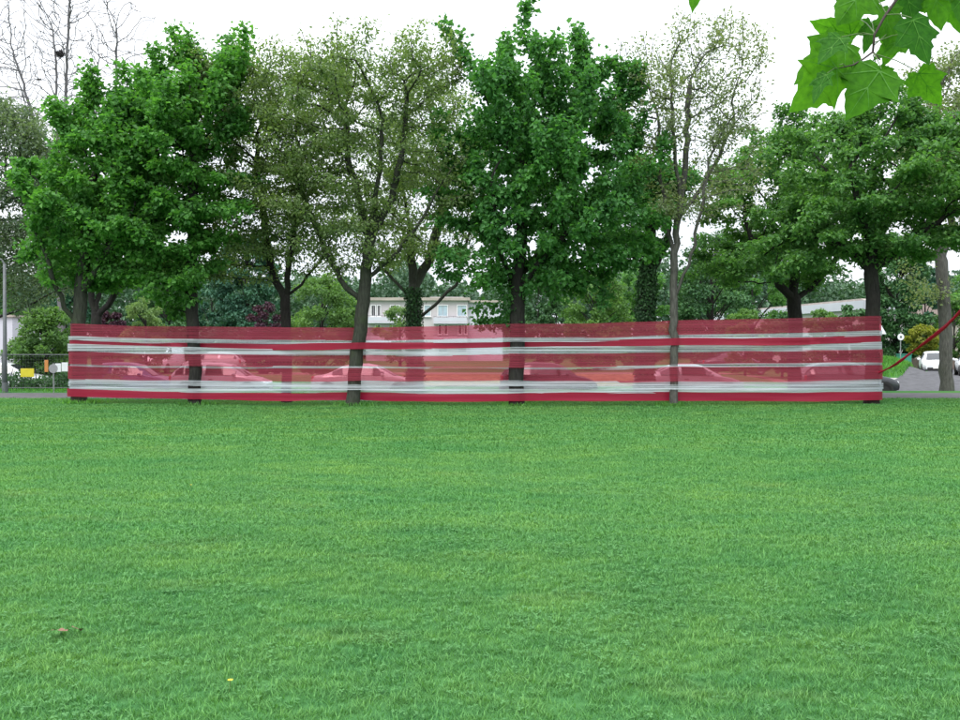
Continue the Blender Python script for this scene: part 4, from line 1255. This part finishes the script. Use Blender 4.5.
MB().tube([(0, -.05, 2.55), (0, -.03, 2.55)], .24, 24).build('disc', M['signwhite'], t)
MB().tube([(0, -.056, 2.55), (0, -.051, 2.55)], .09, 16).build('symbol', M['steel'], t)
# brown board fence
t = thing('board_fence', 'low brown board fence under the yellow bush', 'fence', G(930, 76))
for i in range(24):
    MB().box((-2.3 + i * .2, 0, .45), (.185, .03, .95 + .03 * math.sin(i * 2.1)), 0, .004).build('board', M['brownwall'], t)
for zz in (.2, .75): MB().box((0, .035, zz), (4.9, .04, .08)).build('rail', M['brownwall'], t)
for px in (918, 945):
    pass
# long low white building
def long_shed():
    a = P(864, 350, 84); b = P(716, 350, 116)
    a.z = b.z = 0
    d = (b - a); Lh = d.length; rz = math.atan2(d.y, d.x)
    t = thing('long_building', 'long low pale building with a white roof edge behind the shrubs', 'building', a, rz)
    MB().box((Lh / 2, -2, 2.6), (Lh, 4, 5.3)).build('wall', M['wall2'], t)
    MB().box((Lh / 2, -1.95, 5.65), (Lh + .8, 4.6, .8)).build('roof_edge', M['wall'], t)
    mb = MB(); mb.prism([(-.4, 6.06), (Lh + .4, 6.06), (Lh - .5, 6.25), (.5, 6.25)], -4, .1); mb.build('roof', M['roof'], t)
    for i in range(8):
        x = 1.6 + i * (Lh - 3) / 7
        w = MB().box((x, .03, 2.5), (1.5, .06, 1.2)).build('window', M['frame'], t)
        MB().box((x, .065, 2.5), (1.34, .02, 1.04)).build('pane', M['glass'], w)
long_shed()
# brownish house far right
t = thing('brick_house', 'small brown roofed house beyond the dark trees on the side road', 'house', G(948, 118))
MB().box((0, 0, 2.6), (9, 7, 5.2)).build('wall', M['roof'], t)
MB().add([(-5, -4, 5.2), (5, -4, 5.2), (5, 4, 5.2), (-5, 4, 5.2), (-5, 0, 7.6), (5, 0, 7.6)], [(0, 1, 5, 4), (2, 3, 4, 5), (0, 4, 3), (1, 2, 5), (3, 2, 1, 0)]).build('roof', M['brownwall'], t)
for sx in (-2.6, 0, 2.6):
    w = MB().box((sx, -3.53, 3.6), (1.2, .06, 1.3)).build('window', M['frame'], t); MB().box((sx, -3.57, 3.6), (1.04, .02, 1.14)).build('pane', M['glass'], w)
# white gable at the far left
t = thing('white_house', 'white rendered house end behind the bush at the fence', 'house', G(-10, 62))
MB().box((0, 3, 1.9), (3.0, 6, 3.8)).build('wall', M['wall'], t)
MB().box((0, 3, 3.86), (3.3, 6.3, .14)).build('roof', M['roof'], t)
w = MB().box((0, -.03, 2.2), (1.0, .06, 1.1)).build('window', M['frame'], t); MB().box((0, -.065, 2.2), (.86, .02, .96)).build('pane', M['glass'], w)

# ------------------------------------------------------------------ the white apartment house in the middle
def house():
    Yh = 135.0; k = Yh / FPX
    X = lambda px: (px - 435) * k
    Zp = lambda py: EYE - (py - HORIZ) * k
    t = thing('apartment_house', 'white three storey apartment house with flat roof and balconies', 'building', G(435, Yh))
    MB().box(((X(366) + X(468)) / 2, 5, Zp(300.5) / 2), (X(468) - X(366), 10, Zp(300.5))).build('wall', M['wall2'], t)
    MB().box(((X(468) + X(503)) / 2, 5.6, Zp(302) / 2), (X(503) - X(468) - .02, 10, Zp(302))).build('wing_wall', M['wall'], t)
    MB().box(((X(364) + X(470)) / 2, 5, Zp(299) - .02), (X(470) - X(364), 11, .42)).build('roof_edge', M['roof'], t)
    MB().box((X(446), 6, Zp(297.3)), (5, 5, .5)).build('roof_box', M['wall2'], t)
    MB().box((X(486), 5.6, Zp(301.3)), (X(503) - X(468), 11, .3)).build('roof_edge', M['roof'], t)
    def window(px0, px1, py0, py1, mat, yy=0.0, bars=1):
        x0, x1, z1, z0 = X(px0), X(px1), Zp(py0), Zp(py1)
        w = bpy.data.objects.new('window', None); COL.objects.link(w); w.parent = t; w.location = ((x0 + x1) / 2, yy, z0); w.empty_display_size = .2
        W, H = x1 - x0, z1 - z0
        f = MB()
        for sx in (-1, 1): f.box((sx * (W / 2 - .05), -.05, H / 2), (.10, .14, H))
        f.box((0, -.05, .05), (W - .21, .14, .10)); f.box((0, -.05, H - .05), (W - .21, .14, .10))
        f.build('frame', M['frame'], w)
        for i in range(bars + 1):
            pw = (W - .2) / (bars + 1)
            MB().box((-W / 2 + .1 + pw * (i + .5), -.02, H / 2), (pw - .07, .04, H - .2)).build('pane', mat, w)
        MB().box((0, -.14, -.06), (W + .2, .24, .08)).build('sill', M['frame'], w)
    for a, b, mt in ((371, 376, M['carglass']), (377, 381, M['carglass']), (390, 395, M['carglass']), (396, 400, M['glass']), (437.5, 448, M['curtain']), (457, 467, M['curtain']), (424, 431, M['curtain'])):
        window(a, b, 305, 316.5, mt)
    for a, b in ((375, 381), (392, 398), (438, 442), (444, 448), (458, 462), (464, 468 - .6)):
        window(a, b, 324.5, 334.5, M['carglass'], 0, 0)
    for a, b in ((374, 382), (392, 400), (438, 448), (457, 467)):
        window(a, b, 343, 353, M['glass'])
    # balconies: slab, parapet, rail posts
    for px0, px1, pyt in ((367.5, 405, 316), (434, 467, 316.5)):
        for dy in (0, 19):
            x0, x1 = X(px0), X(px1); zt = Zp(pyt + dy); zb = Zp(pyt + dy + 6)
            bl = MB().box(((x0 + x1) / 2, -.62, zb - .1), (x1 - x0, 1.2, .2)).build('balcony', M['wall'], t)
            MB().box(((x0 + x1) / 2, -1.17, (zb + zt) / 2 - .05), (x1 - x0, .1, zt - zb - .3)).build('parapet', M['wall'], bl)
            r = MB(); r.tube([(x0, -1.17, zt), (x1, -1.17, zt)], .03, 6)
            for i in range(6): x = x0 + .05 + (x1 - x0 - .1) * i / 5; r.tube([(x, -1.17, zt - .28), (x, -1.17, zt)], .02, 5)
            r.build('railing', M['steel'], bl)
house()

# ------------------------------------------------------------------ plane tree branch hanging into the view, top right
def plane_leaf_mesh(name, mat, seed):
    r = random.Random(seed)
    half = [(.0, .0), (.10, -.04), (.26, -.07), (.34, .0), (.50, .05), (.44, .14), (.42, .21), (.50, .29), (.62, .43), (.51, .44), (.45, .49), (.36, .50), (.31, .56), (.30, .66), (.21, .73), (.16, .84), (.07, .92), (0, 1.04)]
    out = [(x * (1 + r.uniform(-.06, .06)), y + r.uniform(-.015, .015)) for x, y in half]
    out[0] = (0, .04); out[-1] = (0, 1.02)
    full = out + [(-x * (1 + r.uniform(-.05, .05)), y) for x, y in out[-2:0:-1]]
    cup, droop = r.uniform(-.22, .12), r.uniform(.05, .35)
    def z(x, y): return cup * abs(x) * .9 - droop * y * y * .5 + .05 * math.sin(x * 9 + seed) * (abs(x) + .2)
    V = []; n = len(full)
    for f in (1.0, .55):
        for x, y in full: V.append((x * f, .42 + (y - .42) * f, z(x * f, .42 + (y - .42) * f)))
    V.append((0, .42, z(0, .42)))
    F = []
    for i in range(n):
        j = (i + 1) % n
        F += [(i, j, n + j), (i, n + j, n + i), (n + i, n + j, 2 * n)]
    nb = len(F)
    for tx, ty in ((0, .96), (.56, .40), (-.56, .40), (.40, .04), (-.40, .04), (.22, .68), (-.22, .68)):   # veins, standing proud
        ox, oy = (0, .06) if abs(tx) != .22 else (0, .40)
        L_ = math.hypot(tx - ox, ty - oy); sx, sy = -(ty - oy) / L_, (tx - ox) / L_
        for k in range(6):
            j = len(V)
            for f in (k / 6, (k + 1) / 6):
                w = .011 * (1 - .8 * f); x, y = ox + (tx - ox) * f, oy + (ty - oy) * f
                for sg in (-1, 1): V.append((x + sx * w * sg, y + sy * w * sg, z(x, y) + .016))
            F += [(j, j + 1, j + 3), (j, j + 3, j + 2)]
    me = np_mesh(name, np.array(V), np.array(F), mat, True, {'rnd': np.full(len(V), r.random())})
    me.materials.append(M['vein'])
    mi = np.zeros(len(F), dtype=np.int32); mi[nb:] = 1
    me.polygons.foreach_set('material_index', mi)
    return me

def plane_branch():
    base = Vector((4.3, 2.6, 0))
    t = thing('plane_tree', 'broad leaved plane tree branch hanging over the lawn at the upper right', 'tree', base)
    mb = MB()
    tr = [Vector((0, 0, -.15)), Vector((.02, 0, .15)), Vector((.05, 0, 1.2)), Vector((0, .05, 2.4)), Vector((.1, .1, 3.6)), Vector((.35, 0, 5.2)), Vector((.6, -.2, 7.0))]
    mb.tube(tr, [.36, .27, .24, .22, .19, .14, .08], 14)
    for d in ((1.5, -1, 6.2), (2.2, .3, 5.4), (.2, -1.8, 6.8), (1.2, .8, 7.4), (2.6, -1.2, 7.0)):
        mb.tube([(.1, .05, 3.7), (d[0] * .5, d[1] * .5, d[2] * .55 + 1.8), d], [.11, .07, .02], 8)
    # bough that reaches over to the view
    S = [P(1010, -120, 3.35), P(930, -45, 3.4), P(897, -2, 3.4), P(883, 18, 3.4), P(873, 36, 3.4), P(871.5, 53, 3.4)]
    L_ = [p - base for p in S]
    mb.tube([(0, .06, 2.9), (-.6, .2, 3.15), (-1.3, .5, 3.3)] + L_[:1], [.09, .06, .035, .014], 8)
    mb.build('trunk', M['bark_grey'], t, smooth=True)
    tw = MB(); tw.tube(L_, [.014, .008, .0055, .005, .0045, .004], 7)
    tw.tube([P(871.5, 53, 3.4) - base, P(862, 60, 3.38) - base, P(852, 66, 3.36) - base, P(838, 69, 3.33) - base], [.004, .0035, .003, .0015], 6)
    tw.tube([P(871.5, 53, 3.4) - base, P(876, 58, 3.4) - base, P(879, 61, 3.4) - base], [.0035, .003, .0025], 6)
    br = tw.build('branch', M['twig'], t, smooth=True)
    meshes = [plane_leaf_mesh('leaf', M['plane'], s) for s in range(5)]
    darks = [plane_leaf_mesh('leaf', M['plane_dark'], s + 9) for s in range(3)]
    # base px,py ; tip px,py ; width factor ; depth ; tilt about the midrib, tilt of the tip toward the viewer ; dark? ; petiole origin
    LV = [((866, -14), (836, 24), 1.05, 3.45, 18, .2, 0, (884, 14)), ((852, 36), (810, 25), .85, 3.50, -20, .2, 0, (872, 36)), ((840, 38), (817, 62), .75, 3.30, 30, .3, 1, (872, 36)),
          ((846, 44), (796, 80), .80, 3.42, 15, .1, 0, (853, 66)), ((838, 66), (792, 112), .85, 3.36, -18, .1, 0, (845, 68)), ((826, 74), (811, 102), .6, 3.28, 35, .2, 1, (840, 69)),
          ((880, 70), (846, 116), 1.0, 3.34, 12, .2, 0, (872, 54)), ((876, 74), (894, 70), .95, 3.46, 5, .1, 0, (872, 56)), ((916, 72), (939, 107), .85, 3.38, 10, .0, 0, (873, 55)),
          ((910, 19), (928, 65), .78, 3.32, -22, .3, 1, (884, 16)), ((932, -18), (938, 31), .80, 3.45, 20, .1, 0, (900, -6)), ((962, -18), (960, 24), .9, 3.42, -10, .1, 1, (930, -45)),
          ((888, 8), (882, 46), .70, 3.50, 25, .1, 0, (888, 10)), ((908, 34), (874, 57), .60, 3.52, 20, .2, 0, (872, 44)), ((870, 22), (864, 54), .62, 3.55, -25, .1, 1, (873, 38)),
          ((904, -12), (912, 26), .9, 3.52, 15, .1, 1, (893, 2)), ((700, -30), (690, 11), .7, 3.3, 20, .1, 0, (760, -60)), ((850, 70), (820, 96), .8, 3.5, 40, .1, 0, (852, 66)), ((905, -30), (925, 12), .9, 3.56, -15, .1, 0, (905, -10)), ((858, 20), (838, 46), .8, 3.58, 28, .2, 0, (873, 34)), ((860, 62), (832, 92), .75, 3.56, -30, .2, 0, (860, 61)), ((896, 30), (884, 66), .7, 3.6, -20, .2, 0, (873, 46)), ((944, -10), (955, 34), .7, 3.6, 25, .1, 0, (915, -25))]
    for i, (b, q, wf, dep, roll, tilt, dk, src) in enumerate(LV):
        B = P(b[0], b[1], dep); T = P(q[0], q[1], dep - tilt * .12)
        Y_ = (T - B); ln = Y_.length; Y_.normalize()
        view = (Vector((0, 0, EYE)) - B).normalized()
        Zv = (view - Y_ * view.dot(Y_)).normalized()
        Zv = Matrix.Rotation(rad(roll), 3, Y_) @ Zv
        Xv = Y_.cross(Zv).normalized()
        Mx = Matrix((Xv * ln * wf * .93, Y_ * ln, Zv * ln)).transposed().to_4x4()
        Mx.translation = B - base
        o = link('leaf', (darks[i % 3] if dk else meshes[i % 5]), t)
        o.matrix_local = Mx
        sp = P(src[0], src[1], 3.4)
        if src[1] > -50:
            mid = sp.lerp(B, .5) + Vector((0, 0, .008))
            MB().tube([sp - base, mid - base, B - base], [.0022, .0018, .0016], 5).build('petiole', M['petiole'], t)
    # off-view side twig that carries the single leaf at the left
    MB().tube([L_[0], P(900, -110, 3.35) - base, P(800, -85, 3.3) - base, P(700, -30, 3.3) - base], [.008, .006, .004, .002], 6).build('branch', M['twig'], t)
    # the rest of the crown, above and to the right
    n = 2600
    c = rng.normal(0, 1, (n, 3)); c /= np.linalg.norm(c, axis=1, keepdims=True); c *= rng.random((n, 1)) ** .45
    C = np.array((2.0, -.6, 6.6)) + c * (2.4, 2.2, 1.6)
    D = rng.normal(0, .6, (n, 3)); D[:, 2] -= .5; Nn = rng.normal(0, .5, (n, 3)); Nn[:, 2] += .8
    Lg = rng.uniform(.12, .2, n)
    link('crown', leaf_mesh('crown', C, D, Nn, Lg, Lg * .95, M['plane']), t)
plane_branch()

# ------------------------------------------------------------------ small things on the lawn
def on_lawn(px, py):
    Y = EYE * FPX / (py - HORIZ); return G(px, Y)
p = on_lawn(64, 640)
t = thing('dead_leaf', 'curled brown dead leaf lying on the grass', 'leaf', p + Vector((0, 0, .045)), .4)
lm = plane_leaf_mesh('blade', M['deadleaf'], 21)
o = link('blade', lm, t); o.scale = (.085, .10, .12); o.rotation_euler = (.2, .25, 1.2)
o = link('blade', lm, t, (.05, .02, .005)); o.scale = (.06, .07, .12); o.rotation_euler = (-.3, .2, -.6)
for k, (px, py, lab) in enumerate(((228, 694, 'single yellow dandelion in the grass'), (190, 492, 'tiny yellow flower farther out on the lawn'))):
    t = thing('dandelion', lab, 'flower', on_lawn(px, py))
    MB().tube([(0, 0, -.005), (.004, 0, .03), (.006, 0, .058)], .0016, 5).build('stalk', M['petiole'], t)
    fl = MB()
    for i in range(14):
        a = i * 6.283 / 14; d = Vector((math.cos(a), math.sin(a), .25)); s = Vector((-math.sin(a), math.cos(a), 0))
        c = Vector((.006, 0, .058)); L_ = .014
        fl.add([c, c + d * L_ * .6 - s * .003, c + d * L_, c + d * L_ * .6 + s * .003], [(0, 1, 2, 3)])
    fl.build('petals', M['flower'], t)
